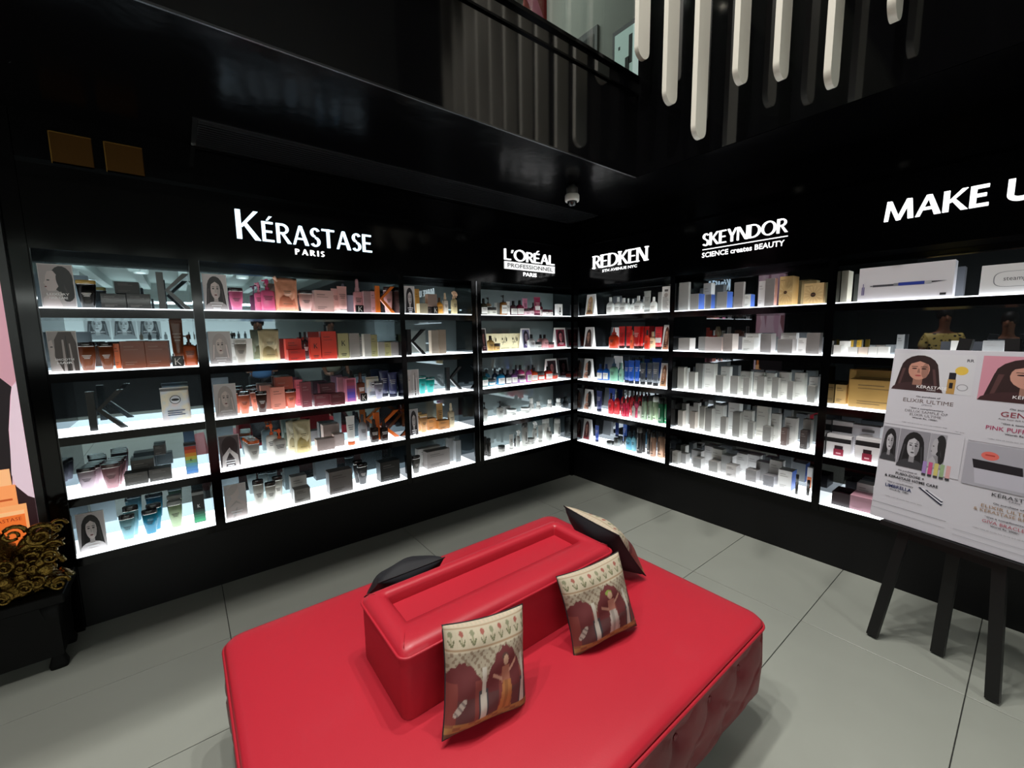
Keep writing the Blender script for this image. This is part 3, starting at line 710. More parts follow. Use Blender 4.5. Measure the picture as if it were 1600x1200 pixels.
can 1.03 0.09 0.033 0.221 0.033 0 2a8a5c,10201a bright green aerosol can, right one
@ r1 5
tent 0.13 0.07 0.108 0.22 0.07 0 19 tent card with a woman in sunglasses
tube 0.252 0.09 0.047 0.173 0.03 0 3a56b0,1c2450 slim blue tube
tin 0.415 0.078 0.072 0.039 0.072 0 8a8c8a,6a6c6a flat grey tin, front one
tin 0.486 0.1 0.069 0.078 0.069 0 8a8c8a,6a6c6a flat grey tin, second one
tin 0.476 0.17 0.053 0.084 0.053 0 8a8c8a,6a6c6a flat grey tin, third one
tin 0.544 0.18 0.057 0.093 0.057 0 9a9c9a,6a6c6a flat grey tin, rear one
tube 0.491 0.236 0.049 0.223 0.03 0 3a6ac8,1c2450 blue tube at the back
bottle 0.645 0.09 0.068 0.178 0.051 0 5ea8c4,16303c light blue bottle, left one
bottle 0.702 0.09 0.047 0.197 0.036 0 7abcd0,16303c light blue bottle, right one
can 0.771 0.07 0.056 0.247 0.056 0 2c2a2a,5a5856 tall black aerosol can, front one
can 0.781 0.127 0.036 0.219 0.036 0 34302f,171515 black aerosol can, middle one
can 0.852 0.11 0.05 0.251 0.05 0 3a3634,171515 black aerosol can, rear one
can 0.916 0.07 0.053 0.228 0.053 0 a07c68,17110f bronze aerosol can, left one
can 0.974 0.1 0.065 0.244 0.065 0 b08c74,17110f bronze aerosol can, middle one
can 1.021 0.12 0.029 0.222 0.029 0 b8947c,4a3a30 bronze aerosol can, right one
@ r2 1
box 1.152 0.1 0.029 0.201 0.05 0 e6e6e4 slim white carton at the back
box 1.19 0.04 0.084 0.225 0.03 0 dcdcda tall white carton
box 1.282 0.04 0.071 0.127 0.09 0 cfcfce,blue short white carton with blue side, leftmost
box 1.332 0.14 0.063 0.211 0.06 0 f0f0ee tall white carton behind the blue sided ones
box 1.393 0.04 0.047 0.114 0.06 0 c8c8c8,blue short white carton with blue side, second
box 1.498 0.04 0.077 0.126 0.09 0 cfcfce,blue white carton with blue side, third
box 1.618 0.04 0.065 0.185 0.03 0 ccc4c2 tall pale grey carton
box 1.676 0.05 0.045 0.093 0.07 0 ecebe8,blue short white carton with blue side, rightmost
box 1.769 0.05 0.042 0.178 0.04 0 f0eaea tall white carton with round mark
box 1.824 0.04 0.06 0.19 0.05 0 bfb6b4,pink tall grey carton with pink side
box 1.923 0.04 0.079 0.193 0.11 0 d3b078,burst large gold carton with a round seal
box 2.031 0.12 0.085 0.158 0.06 0 e6cf98 gold carton at the back
box 2.083 0.04 0.109 0.132 0.04 0 cfae7c,burst wide gold carton with a round seal
@ r2 2
box 1.208 0.04 0.098 0.101 0.09 0 d6d0cc low white carton, leftmost
box 1.342 0.07 0.056 0.111 0.05 0 b4b2b0 grey carton
box 1.444 0.05 0.131 0.109 0.05 0 e6d6d2 pale pink carton
box 1.557 0.04 0.069 0.134 0.1 0 cabdb6 grey beige carton
box 1.698 0.05 0.083 0.106 0.07 0 e6e6e2 white carton
box 1.695 0.12 0.09 0.136 0.06 0 f2f2f0 white carton behind the other
box 1.819 0.04 0.071 0.134 0.08 0 c8c2c2 square grey carton
box 1.939 0.04 0.091 0.096 0.08 0 c0bab8 wide grey carton
box 1.927 0.13 0.093 0.138 0.06 0 f2f0ee white carton at the back
box 2.027 0.08 0.047 0.103 0.06 0 eeeae8 white carton with grey flower print
box 2.099 0.04 0.073 0.137 0.06 0 c4bcba large grey carton, rightmost
@ r2 3
box 1.157 0.16 0.038 0.169 0.05 0 e6e6e2 white carton at the back, leftmost
box 1.168 0.08 0.059 0.184 0.05 0 d2d0c8 tall white carton, first of the front row
box 1.259 0.09 0.056 0.146 0.05 0 cfcdc6 white carton, second of the front row
box 1.382 0.13 0.078 0.22 0.06 0 f0f0ea tall white carton, first of the back row
box 1.272 0.18 0.063 0.213 0.05 0 bcbcb8 grey carton at the back
box 1.49 0.08 0.059 0.136 0.05 0 c6c4be white carton, third of the front row
box 1.49 0.17 0.068 0.2 0.05 0 f0f0ea white carton, second of the back row
box 1.601 0.08 0.057 0.139 0.05 0 c8c6c0 white carton, fourth of the front row
box 1.65 0.15 0.073 0.173 0.05 0 f2f2ec white carton, third of the back row
box 1.684 0.09 0.042 0.132 0.04 0 c2c0ba slim white carton, fifth of the front row
box 1.749 0.14 0.07 0.174 0.05 0 f2f2ec white carton, fourth of the back row
box 1.787 0.08 0.049 0.151 0.05 0 c6c4be white carton, sixth of the front row
box 1.821 0.15 0.054 0.171 0.05 0 f2f2ec white carton, fifth of the back row
box 1.882 0.08 0.042 0.15 0.05 0 c0beb8 white carton, seventh of the front row
box 1.917 0.13 0.064 0.186 0.05 0 f2f2ec white carton, sixth of the back row
box 1.976 0.08 0.036 0.13 0.05 0 c2c0ba white carton, eighth of the front row
box 2.012 0.131 0.059 0.189 0.06 0 f2f2ec tall white carton, last of the back row
box 2.102 0.07 0.044 0.112 0.05 0 c0beb6 white carton, last of the front row
box 2.091 0.14 0.051 0.166 0.06 0 f2f2ec white carton behind the last one
@ r2 4
box 1.204 0.216 0.051 0.162 0.05 0 d0cec8 white carton at the back, leftmost
box 1.158 0.17 0.041 0.185 0.05 0 cfcdc8 white carton at the back, second
box 1.251 0.19 0.044 0.202 0.05 0 d8d6d0 white carton at the back, third
box 1.171 0.09 0.044 0.137 0.05 0 c4bcb4 white carton, first of the front row
box 1.284 0.08 0.047 0.145 0.05 0 c4b8ae beige carton, second of the front row
box 1.337 0.13 0.043 0.19 0.05 0 dedcd2 white carton behind the tall one
box 1.416 0.08 0.054 0.192 0.06 0 bcbab4 tall white carton, third of the front row
box 1.462 0.16 0.067 0.212 0.06 0 f2f2ee tall white carton at the back
box 1.535 0.08 0.044 0.137 0.04 0 bab6b0 white carton, fourth of the front row
box 1.636 0.07 0.053 0.193 0.06 0 b4b2ac tallest white carton of the front row
box 1.571 0.17 0.084 0.251 0.06 0 f4f4f0 tall white carton behind the tallest
box 1.694 0.12 0.063 0.204 0.05 0 f2f2ee white carton right of the tallest
box 1.735 0.08 0.04 0.132 0.04 0 b8b6b0 slim white carton, sixth of the front row
box 1.788 0.14 0.077 0.257 0.06 0 f2f0e8 very tall cream carton
box 1.847 0.08 0.055 0.117 0.05 0 b6b4ae white carton, seventh of the front row
box 1.879 0.13 0.051 0.208 0.05 0 f4f2ec slim cream carton at the back
box 1.959 0.071 0.038 0.125 0.05 0 5a4a46 dark brown carton
box 1.975 0.13 0.068 0.191 0.06 0 eeeae4 square white carton at the back
box 2.079 0.07 0.043 0.13 0.05 0 3a3432 dark carton at the right end
box 2.074 0.14 0.049 0.196 0.05 0 d6d2c8 pale carton behind the dark one
@ r2 5
box 1.16 0.172 0.043 0.136 0.06 0 d8d6d0 white cube carton at the back left
box 1.163 0.04 0.05 0.107 0.06 0 8a8884 grey cube carton at the left end
box 1.193 0.101 0.073 0.086 0.07 0 b4b2b0 white cube carton, first of the front row
box 1.338 0.08 0.07 0.086 0.07 0 b4b2b0 white cube carton, second of the front row
box 1.472 0.08 0.073 0.089 0.07 0 c0bcb8 white cube carton, third of the front row
box 1.619 0.062 0.077 0.097 0.07 0 aeaaa8 white cube carton, fourth of the front row
box 1.757 0.08 0.075 0.091 0.07 0 b8b4b4 white cube carton, fifth of the front row
box 1.88 0.073 0.072 0.082 0.07 0 b4b2b8 white cube carton, last of the front row
box 1.292 0.151 0.084 0.124 0.06 0 dcdad8 flat white carton, first of the middle row
box 1.378 0.206 0.087 0.168 0.06 0 e8e6e4 flat white carton, first of the back row
box 1.465 0.15 0.087 0.175 0.07 0 f0eee8 white cube carton, second of the middle row
box 1.553 0.133 0.087 0.145 0.08 0 e6e4e2 flat white carton, third of the middle row
box 1.636 0.206 0.08 0.164 0.06 0 f0eeec flat white carton, second of the back row
box 1.808 0.151 0.091 0.149 0.07 0 dcdad8 flat white carton, fourth of the middle row
box 1.719 0.216 0.087 0.169 0.05 0 eeecea flat white carton, third of the back row
box 1.895 0.15 0.083 0.181 0.06 0 f0eeea white cube carton at the back right
box 1.978 0.09 0.085 0.141 0.09 0 f2f0ee,blue large white carton with dark lid
box 2.096 0.19 0.031 0.171 0.03 0 f0ece4,orange small white carton with orange label
stick 2.061 0.058 0.018 0.14 0.018 0 3a3836 slim dark grey tester, left one
stick 2.119 0.09 0.018 0.107 0.018 0 3a3836 slim dark grey tester, right one
@ r3 1
box 2.232 0.08 0.034 0.196 0.1 0 e6e0cc slim cream carton at the left end
box 2.513 0.02 0.396 0.192 0.09 0 e8e4ea,pen large white carton picturing a blue pen tool
box 2.932 0.02 0.254 0.146 0.1 0 eeecee,steam large white carton with an outlined pill shape
@ r3 2
tray 2.234 0.03 0.038 0.06 0.06 0 d8d6d2 small black and white tray, leftmost
tray 2.25 0.1 0.046 0.084 0.05 0 ecebe8 white open tray at the back, first
tray 2.312 0.03 0.047 0.049 0.05 0 ecebe8 white open tray, first of the front row
box 2.273 0.16 0.016 0.09 0.02 0 c09a2c small yellow carton, left one
box 2.31 0.16 0.021 0.09 0.02 0 b08a20 small yellow carton, right one
tray 2.361 0.03 0.045 0.05 0.05 0 e8d6c8 white open tray, second of the front row
tray 2.407 0.03 0.042 0.053 0.05 0 ecebe8 white open tray, third of the front row
tray 2.453 0.03 0.047 0.054 0.05 0 ecebe8 white open tray, fourth of the front row
box 2.497 0.2 0.032 0.124 0.02 0 8a8a8a grey sample card
tray 2.748 0.06 0.05 0.091 0.05 0 ecebe8 white open tray behind the poster board
box 2.871 0.12 0.074 0.091 0.05 0 e4e4e6 white carton behind the poster board
@ r3 3
box 2.244 0.14 0.059 0.128 0.1 0 b4935c kraft carton at the left end
box 2.451 0.08 0.301 0.176 0.09 0 a8854a,goldside long kraft brown carton
box 2.461 0.171 0.374 0.229 0.06 0 c9a45c long gold carton at the back
@ r3 4
box 2.279 0.04 0.128 0.139 0.06 0 e4e0e2,jarprint white carton with black band, front left
box 2.423 0.03 0.117 0.15 0.06 0 e4e0e2,jarprint white carton with black band, front right
box 2.268 0.14 0.107 0.213 0.06 0 e8e4e4,jarprint white carton with black band, rear left
box 2.39 0.14 0.136 0.205 0.06 0 d0ccce,lines white carton with dark stripes, rear right
@ r3 5
tray 2.312 0.05 0.095 0.087 0.14 0 2a2024 dark flat palette case
box 2.412 0.05 0.107 0.092 0.12 0 e0a8b8 flat pink carton
box 2.404 0.171 0.084 0.144 0.08 0 e8e4e4 flat white carton
box 2.51 0.03 0.046 0.038 0.06 0 8a2a6a flat magenta carton
"""
# ================================================================ PRINTED ART
def lum(h): c = lin(h); return .3*c[0]+.6*c[1]+.1*c[2]
def ell(cx,cy,rx,ry,n=18,rot=0):
    c,s = math.cos(rot),math.sin(rot)
    return [(cx+rx*math.cos(2*PI*i/n)*c-ry*math.sin(2*PI*i/n)*s, cy+rx*math.cos(2*PI*i/n)*s+ry*math.sin(2*PI*i/n)*c) for i in range(n)]
def portrait(bg, hair, skin, cloth, kind, dark='241c1c', lip='7a4440', cap='f4f0f0', lines=2, text=None):
    # flat printed portrait in the unit square
    P = [(bg, rect(0,0,1,1))]
    sh = '%02x%02x%02x' % tuple(int(int(skin[i:i+2],16)*.78) for i in (0,2,4))
    hl = '%02x%02x%02x' % tuple(min(255,int(int(hair[i:i+2],16)*1.5+14)) for i in (0,2,4))
    if kind == 'front' or kind == 'tilt':
        P += [(hair, ell(.5,.60,.36,.36)), (hair, [(.14,.62),(.06,.1),(.3,.0),(.7,0),(.94,.1),(.86,.62)]), (hl, [(.18,.6),(.12,.15),(.16,.12),(.24,.6)]), (hl, [(.8,.6),(.88,.15),(.83,.12),(.75,.6)]),
              (cloth, ell(.5,.0,.5,.24)), (sh, rect(.41,.16,.59,.42)), (skin, ell(.5,.57,.205,.27)), (sh, ell(.62,.55,.07,.2)), (hair, [(.28,.70),(.32,.86),(.5,.93),(.68,.86),(.72,.70),(.5,.80)]),
              (dark, ell(.41,.60,.05,.017)), (dark, ell(.59,.60,.05,.017)), (dark, diag(.41,.645,.41,.66,.13,.11)), (dark, diag(.59,.645,.59,.66,.13,.11)), (sh, [(.48,.6),(.47,.49),(.53,.485),(.51,.6)]), (lip, ell(.5,.415,.062,.02))]
        P = P[:1]+[(h,[(x,z) for x,z in p]) for h,p in P[1:]]
    elif kind == 'profile':
        P += [(hair, ell(.66,.66,.34,.32)), (hair, ell(.78,.42,.26,.30)), (hl, ell(.7,.5,.03,.2,12,.5)), (sh, [(.25,.0),(.30,.34),(.6,.36),(.72,.0)]), (skin, [(.18,.72),(.16,.62),(.10,.56),(.15,.53),(.13,.48),(.16,.43),(.22,.37),(.42,.38),(.55,.5),(.58,.7),(.42,.86),(.25,.84)]),
              (dark, ell(.25,.63,.05,.014)), (lip, ell(.16,.475,.035,.016)), (skin, [(.0,.0),(.05,.2),(.3,.34),(.5,.2),(.6,.0)]), (hair, ell(.6,.6,.1,.2,14,.3))]
    elif kind == 'hair':
        P += [(hair, [(.15,0),(.22,.8),(.4,1),(.85,1),(1,.7),(1,0)]), (hl, [(.45,.0),(.48,.8),(.55,.8),(.56,0)]), (hl, [(.75,0),(.72,.7),(.77,.7),(.83,0)]), (dark, [(.6,0),(.62,.9),(.65,.9),(.67,0)]), (skin, [(0,0),(.0,.75),(.13,.8),(.2,.55),(.16,.4),(.42,.0)]), (dark, ell(.1,.62,.05,.014))]
    elif kind == 'bare':
        P += [(skin, [(.0,.0),(.05,.42),(.35,.62),(.62,.55),(.98,.4),(1,0)]), (skin, ell(.45,.75,.22,.2)), (hair, ell(.36,.86,.3,.13,14,.4)), (sh, [(.3,.0),(.5,.3),(.55,.3),(.42,0)]), (sh, [(.1,.3),(.5,.52),(.8,.36),(.5,.45)])]
    elif kind == 'hands':
        P += [(hair, ell(.5,.62,.42,.36)), (dark, ell(.5,.72,.3,.2)), (skin, [(.05,.0),(.1,.35),(.5,.62),(.56,.55),(.3,.25),(.25,0)]), (skin, [(.95,.0),(.9,.35),(.5,.58),(.44,.5),(.7,.25),(.75,0)]), (sh, ell(.5,.5,.1,.06))]
    if text:
        for i,t in enumerate(text): P.append((cap, ('text',t,.68 if i < len(text)-1 else .56,.27-i*.085,.055)))
    else:
        for i in range(lines): P.append((cap, rect(.22+.06*i,.17-i*.075,.78-.06*i,.205-i*.075)))
    return P
ART = {
 '0':portrait('8a7a7c','1f191b','b9a2a0','6a5a5c','profile',text=['LUXURY','HAIR CARE']), '1':portrait('6a5d58','4a3c38','b3a09a','5a4a48','hair',text=['SMOOTH','HAIR']),
 '2':portrait('a89c9e','1a1718','c9b4ae','d0c4c4','front',lines=3), '3':portrait('c9c2c4','2a2122','d0b4ae','8a7a7c','front',lines=4), '4':portrait('b0a8a6','9a8a86','d6beb4','8a7c7a','front',lines=3),
 '5':portrait('c2babc','8a7a74','d2bab0','b4a8a8','front',lines=3), '6':portrait('5a5254','2a2526','b8a6a2','6a5e5e','hands',lines=3), '7':portrait('b4a6a8','a0908e','c9b0ac','b8a4a4','bare',lines=2),
 '8':portrait('b4aeb2','241f22','c4b0ae','17151a','front',lines=3), '9':portrait('c2b8ba','a89c9c','c9b8b4','a89c9c','hair',lines=2), '10':portrait('9a9296','2c2628','bca8a4','3a3438','front',lines=3),
 '11':portrait('3a2028','1a1014','a86a6a','4a1a28','front',cap='c9a0a8'), '12':portrait('8a86a8','1f1a2a','b09aa8','5a4a7a','front',cap='e0dcf0'), '13':portrait('7a2438','2a1018','d07a80','a82a44','front',cap='f0c0c8'),
 '14':portrait('e8e6e2','d0a878','e0b49a','b0805a','front',cap='2a2624'), '15':portrait('eceae8','3a2018','d09a80','4a2a2a','front',cap='241c1c'), '16':portrait('e6e2de','5a3020','d8a488','c07a5a','front',cap='2a2220'),
 '17':portrait('eae8e6','17110f','d8a088','6a2a2c','profile',cap='2a2022'), '18':portrait('e6dcd4','8a5a3c','d8a88a','c0906a','front',cap='2c2420'), '19':portrait('eae6e4','4a1a1c','c88a78','8a2a30','front',cap='2a1c1c')}
def _lite(h,k=.55): return '%02x%02x%02x' % tuple(int(255-(255-int(h[i:i+2],16))*k) if lum(h) > .10 else int(h[i:i+2],16) for i in (0,2,4))
for _k in [str(i) for i in range(11)]: ART[_k] = [(_lite(h),p) for h,p in ART[_k]]
def art_polys(P, x0, x1, z0, z1):
    out = []
    for h,p in P:
        if isinstance(p,tuple):
            _,t,wd,zz,cap = p; out.append((h, text_fit(t, x0+(.5-wd/2)*(x1-x0), x0+(.5+wd/2)*(x1-x0), z0+zz*(z1-z0), cap*(z1-z0), .02)))
        else:
            out.append((h, [(x0+max(0,min(1,a))*(x1-x0), z0+max(0,min(1,c))*(z1-z0)) for a,c in p]))
    return out
# ================================================================ PRODUCTS
def ink(h): return '2a2624' if lum(h) > .18 else 'c9c2bc'
def patch(b, prof, z0, z1, a0, a1, n=8, m=2, col=None, k=1.015):
    # strip of a lofted surface between two heights and two angles (front is -90 degrees)
    v = []; f = []
    for i in range(m+1):
        z = z0+(z1-z0)*i/m; rx,ry,e = prof(z)
        for j in range(n+1):
            a = math.radians(a0+(a1-a0)*j/n); c,s = math.cos(a),math.sin(a)
            v.append((rx*k*math.copysign(abs(c)**(2/e),c), ry*k*math.copysign(abs(s)**(2/e),s), z))
    for i in range(m):
        for j in range(n): f.append((i*(n+1)+j, i*(n+1)+j+1, (i+1)*(n+1)+j+1, (i+1)*(n+1)+j))
    b.add(v, f, col)
def prof_of(secs):
    def p(z):
        for a,c in zip(secs, secs[1:]):
            if a[0] <= z <= c[0]:
                t = (z-a[0])/max(1e-6,c[0]-a[0]); return a[1]+(c[1]-a[1])*t, a[2]+(c[2]-a[2])*t, (a[3] if len(a) > 3 else 2)
        return secs[-1][1], secs[-1][2], 2
    return p
def liquid(h, rough=.25): return mat(h, rough, coat=.3)
def print_lines(o, prof, h, color, z, n=3):
    b = MB(); sp = .05*h
    for i in range(n):
        wd = 26-6*i; patch(b, prof, z*h-i*sp, z*h-i*sp+.022*h, -90-wd, -90+wd, 4, 1, color, 1.02)
    b.build('label_print', colmat(), o)
def p_bain(o,w,h,d,c,fl):
    rx,ry = w/2,d/2; bs = [(0,rx*.58,ry*.6,2.6),(h*.02,rx*.64,ry*.66,2.6),(h*.45,rx*.86,ry*.88,2.6),(h*.86,rx*.98,ry*.98,2.6)]
    MB().loft(bs,18).build('body', liquid(c[0]), o, True)
    cap = MB().loft([(h*.86,rx*.97,ry*.97,2.6),(h*.88,rx,ry,2.6),(h*.985,rx*.985,ry*.985,2.6),(h,rx*.93,ry*.93,2.6)],18).build('cap', mat(c[1],.15,coat=.5), o); smooth_angle(cap)
    MB().loft([(h*.85,rx*1.012,ry*1.012,2.6),(h*.872,rx*1.012,ry*1.012,2.6)],18).build('cap_ring', mat('c9c6c0',.2,1.), o, True)
    print_lines(o, prof_of(bs), h, ink(c[0]), .52, 3)
def p_bottle(o,w,h,d,c,fl):
    rx,ry = w/2,d/2; nr = min(rx,ry)*.42
    bs = [(0,rx*.94,ry*.94,3),(h*.02,rx,ry,3),(h*.54,rx,ry,3),(h*.62,rx*.9,ry*.9,2.6),(h*.69,rx*.6,ry*.6,2.2),(h*.73,nr,nr,2)]
    MB().loft(bs,18).build('body', liquid(c[0]), o, True)
    smooth_angle(MB().loft([(h*.73,nr*1.05,nr*1.05),(h*.735,nr*1.2,nr*1.2),(h*.985,nr*1.12,nr*1.12),(h,nr,nr)],14).build('cap', mat(c[1],.35), o))
    if 'lab' in fl:
        b = MB(); patch(b, prof_of(bs), h*.08, h*.46, -150, -30, 10, 2, 'e8e4de', 1.02)
        patch(b, prof_of(bs), h*.36, h*.39, -120, -60, 6, 1, '3a3634', 1.03); patch(b, prof_of(bs), h*.28, h*.30, -112, -68, 6, 1, '6a6462', 1.03); b.build('label', colmat(), o)
    else: print_lines(o, prof_of(bs), h, ink(c[0]), .42, 3)
def p_jar(o,w,h,d,c,fl):
    r = w/2; bs = [(0,r*.92,d/2*.92),(h*.05,r,d/2),(h*.60,r,d/2),(h*.64,r*.9,d/2*.9)]
    smooth_angle(MB().loft(bs,20).build('body', liquid(c[0],.3), o))
    smooth_angle(MB().loft([(h*.64,r*.98,d/2*.98),(h*.66,r*1.0,d/2*1.0),(h*.97,r*1.0,d/2*1.0),(h,r*.95,d/2*.95)],20).build('lid', mat(c[1],.3), o))
    b = MB(); patch(b, prof_of(bs), h*.15, h*.5, -135, -45, 8, 1, 'e6e2dc' if 'lab' in fl else ink(c[0]) , 1.015)
    if 'lab' not in fl: b = MB(); patch(b, prof_of(bs), h*.30, h*.36, -115, -65, 6, 1, ink(c[0]), 1.015)
    b.build('label', colmat(), o)
def p_tin(o,w,h,d,c,fl):
    r = w/2
    smooth_angle(MB().loft([(0,r*.96,d/2*.96),(h*.08,r,d/2),(h*.5,r,d/2)],22).build('base', mat(c[0],.3,.8), o))
    smooth_angle(MB().loft([(h*.5,r*1.02,d/2*1.02),(h*.92,r*1.02,d/2*1.02),(h,r*.97,d/2*.97)],22).build('lid', mat(c[1],.3,.8), o))
def p_can(o,w,h,d,c,fl):
    r,q = w/2,d/2; bs = [(0,r*.95,q*.95),(h*.01,r,q),(h*.74,r,q)]
    smooth_angle(MB().loft(bs+[(h*.78,r*.9,q*.9),(h*.79,r*.86,q*.86)],18).build('body', mat(c[0],.3,.4), o))
    smooth_angle(MB().loft([(h*.79,r*.9,q*.9),(h*.795,r*.93,q*.93),(h*.96,r*.9,q*.9),(h,r*.7,q*.7)],18).build('cap', mat(c[1],.35), o))
    b = MB(); patch(b, prof_of(bs), h*.22, h*.60, -104, -90, 3, 1, ink(c[0]), 1.02); patch(b, prof_of(bs), h*.12, h*.15, -115, -65, 5, 1, ink(c[0]), 1.02); b.build('label_print', colmat(), o)
def p_tube(o,w,h,d,c,fl):
    rx,ry = w/2,d/2
    smooth_angle(MB().loft([(0,rx*.80,ry*.85,2.3),(h*.01,rx*.83,ry*.9,2.3),(h*.12,rx*.83,ry*.9,2.3),(h*.13,rx*.78,ry*.85,2.3)],18).build('cap', mat(c[1],.4), o))
    bs = [(h*.13,rx*.80,ry*.9,2.2),(h*.3,rx*.86,ry*.8,2.2),(h*.6,rx*.93,ry*.5,2.2),(h*.92,rx*.99,.0025,2.2),(h,rx*1.0,.0016,2.2)]
    MB().loft(bs,18).build('body', liquid(c[0],.3), o, True)
    part('crimp', mat(c[0],.4), o, -rx,rx,-.0022,.0022,h*.94,h)
    b = MB()
    if 'lab' in fl or 'band' in fl: patch(b, prof_of(bs), h*.30, h*.52, -150, -30, 8, 2, 'eee6e4', 1.03)
    for i in range(3): patch(b, prof_of(bs), h*(.68-.07*i), h*(.70-.07*i), -130+8*i, -50-8*i, 5, 1, ink(c[0]), 1.04)
    b.build('label_print', colmat(), o)
def p_pump(o,w,h,d,c,fl):
    rx,ry = w/2,d/2; bs = [(0,rx*.95,ry*.95,4),(h*.015,rx,ry,4),(h*.60,rx,ry,4),(h*.645,rx*.8,ry*.8,3.4),(h*.66,rx*.4,ry*.5,2)]
    MB().loft(bs,20).build('body', liquid(c[0]), o, True)
    n = min(rx,ry)*.45; p = MB().loft([(h*.66,n,n),(h*.74,n,n),(h*.745,n*.4,n*.4),(h*.87,n*.4,n*.4)],12)
    p.loft([(h*.87,n*.9,n*.8),(h*.95,n*.9,n*.8),(h,n*.6,n*.6)],12).box(-rx*.75,0,-n*.35,n*.35,h*.93,h*.975)
    smooth_angle(p.build('pump', mat(c[1],.35), o))
    if 'lab' in fl: b = MB(); patch(b, prof_of(bs), h*.08, h*.50, -150, -30, 8, 1, 'e8e6e0', 1.02); patch(b, prof_of(bs), h*.34, h*.37, -120, -60, 5, 1, '4a4440', 1.03); b.build('label', colmat(), o)
    else: print_lines(o, prof_of(bs), h, ink(c[0]), .45, 3)
def p_spray(o,w,h,d,c,fl):
    rx,ry = w/2,d/2; bs = [(0,rx*.95,ry*.95,3),(h*.02,rx,ry,3),(h*.62,rx,ry,3),(h*.70,rx*.5,ry*.5,2.2)]
    MB().loft(bs,18).build('body', liquid(c[0]), o, True); n = min(rx,ry)
    smooth_angle(MB().loft([(h*.70,n*.55,n*.55),(h*.80,n*.55,n*.55),(h*.81,n*.42,n*.42),(h*.96,n*.40,n*.40),(h,n*.3,n*.3)],14).build('cap', mat(c[1],.3), o))
    print_lines(o, prof_of(bs), h, ink(c[0]), .42, 3)
def p_trigger(o,w,h,d,c,fl):
    rx,ry = w/2*.8,d/2; bs = [(0,rx*.95,ry*.95,3),(h*.02,rx,ry,3),(h*.60,rx*.94,ry*.94,3),(h*.68,rx*.4,ry*.4,2.2)]
    MB().loft(bs,18).build('body', liquid(c[0]), o, True); n = min(rx,ry)
    t = MB().loft([(h*.68,n*.5,n*.5),(h*.75,n*.5,n*.5),(h*.78,n*.35,n*.35),(h*.86,n*.4,n*.4)],12)
    t.prism([(-rx*.5,h*.86),(rx*.9,h*.86),(rx*1.25,h*.80),(rx*1.3,h*.84),(rx*1.05,h*.92),(rx*.4,h*.99),(-rx*.3,h),(-rx*.7,h*.94)],-n*.4,n*.4)
    t.prism([(rx*.75,h*.86),(rx*.5,h*.86),(rx*.95,h*.72),(rx*1.08,h*.73)],-n*.2,n*.2)
    t.build('trigger_head', mat(c[1],.35), o)
    print_lines(o, prof_of(bs), h, ink(c[0]), .42, 3)
def p_serum(o,w,h,d,c,fl):
    rx,ry = w/2,d/2; bs = [(0,rx*.95,ry*.95,5),(h*.02,rx,ry,5),(h*.60,rx,ry,5),(h*.63,rx*.7,ry*.7,4)]
    MB().loft(bs,20).build('body', liquid(c[0]), o, True); n = min(rx,ry)
    smooth_angle(MB().loft([(h*.63,n*.72,n*.72),(h*.74,n*.72,n*.72),(h*.745,n*.5,n*.5),(h*.93,n*.5,n*.5),(h*.98,n*.4,n*.4),(h,n*.2,n*.2)],14).build('cap', mat(c[1],.3), o))
    print_lines(o, prof_of(bs), h, ink(c[0]), .42, 3)
def p_dropper(o,w,h,d,c,fl):
    rx,ry = w/2,d/2; bs = [(0,rx*.95,ry*.95,2.6),(h*.02,rx,ry,2.6),(h*.52,rx,ry,2.6),(h*.62,rx*.72,ry*.72,2.2),(h*.64,rx*.5,ry*.5,2)]
    MB().loft(bs,18).build('body', liquid(c[0]), o, True); n = min(rx,ry)
    smooth_angle(MB().loft([(h*.64,n*.62,n*.62),(h*.76,n*.6,n*.6),(h*.78,n*.28,n*.28),(h,n*.1,n*.1)],14).build('nozzle', mat(c[1],.4), o))
    print_lines(o, prof_of(bs), h, ink(c[0]), .40, 3)
def p_vial(o,w,h,d,c,fl):
    r = w/2; bs = [(0,r*.92,r*.92),(h*.02,r,r),(h*.48,r,r),(h*.60,r*.6,r*.6),(h*.63,r*.5,r*.5)]
    MB().loft(bs,18).build('body', liquid(c[0]), o, True)
    smooth_angle(MB().loft([(h*.63,r*.72,r*.72),(h*.9,r*.72,r*.72),(h*.97,r*.6,r*.6),(h,r*.3,r*.3)],14).build('cap', mat(c[1],.3), o))
    print_lines(o, prof_of(bs), h, '4a4a48', .36, 2)
def p_stick(o,w,h,d,c,fl):  # slim dark upright cylinders with a wider top
    r = w/2
    MB().loft([(0,r*.9,r*.9),(h*.02,r,r),(h*.6,r,r)],12).build('body', mat(c[0],.3), o, True)
    MB().loft([(h*.6,r*1.05,r*1.05),(h*.97,r*1.05,r*1.05),(h,r*.9,r*.9)],12).build('cap', mat('1c1b1a',.3), o, True)
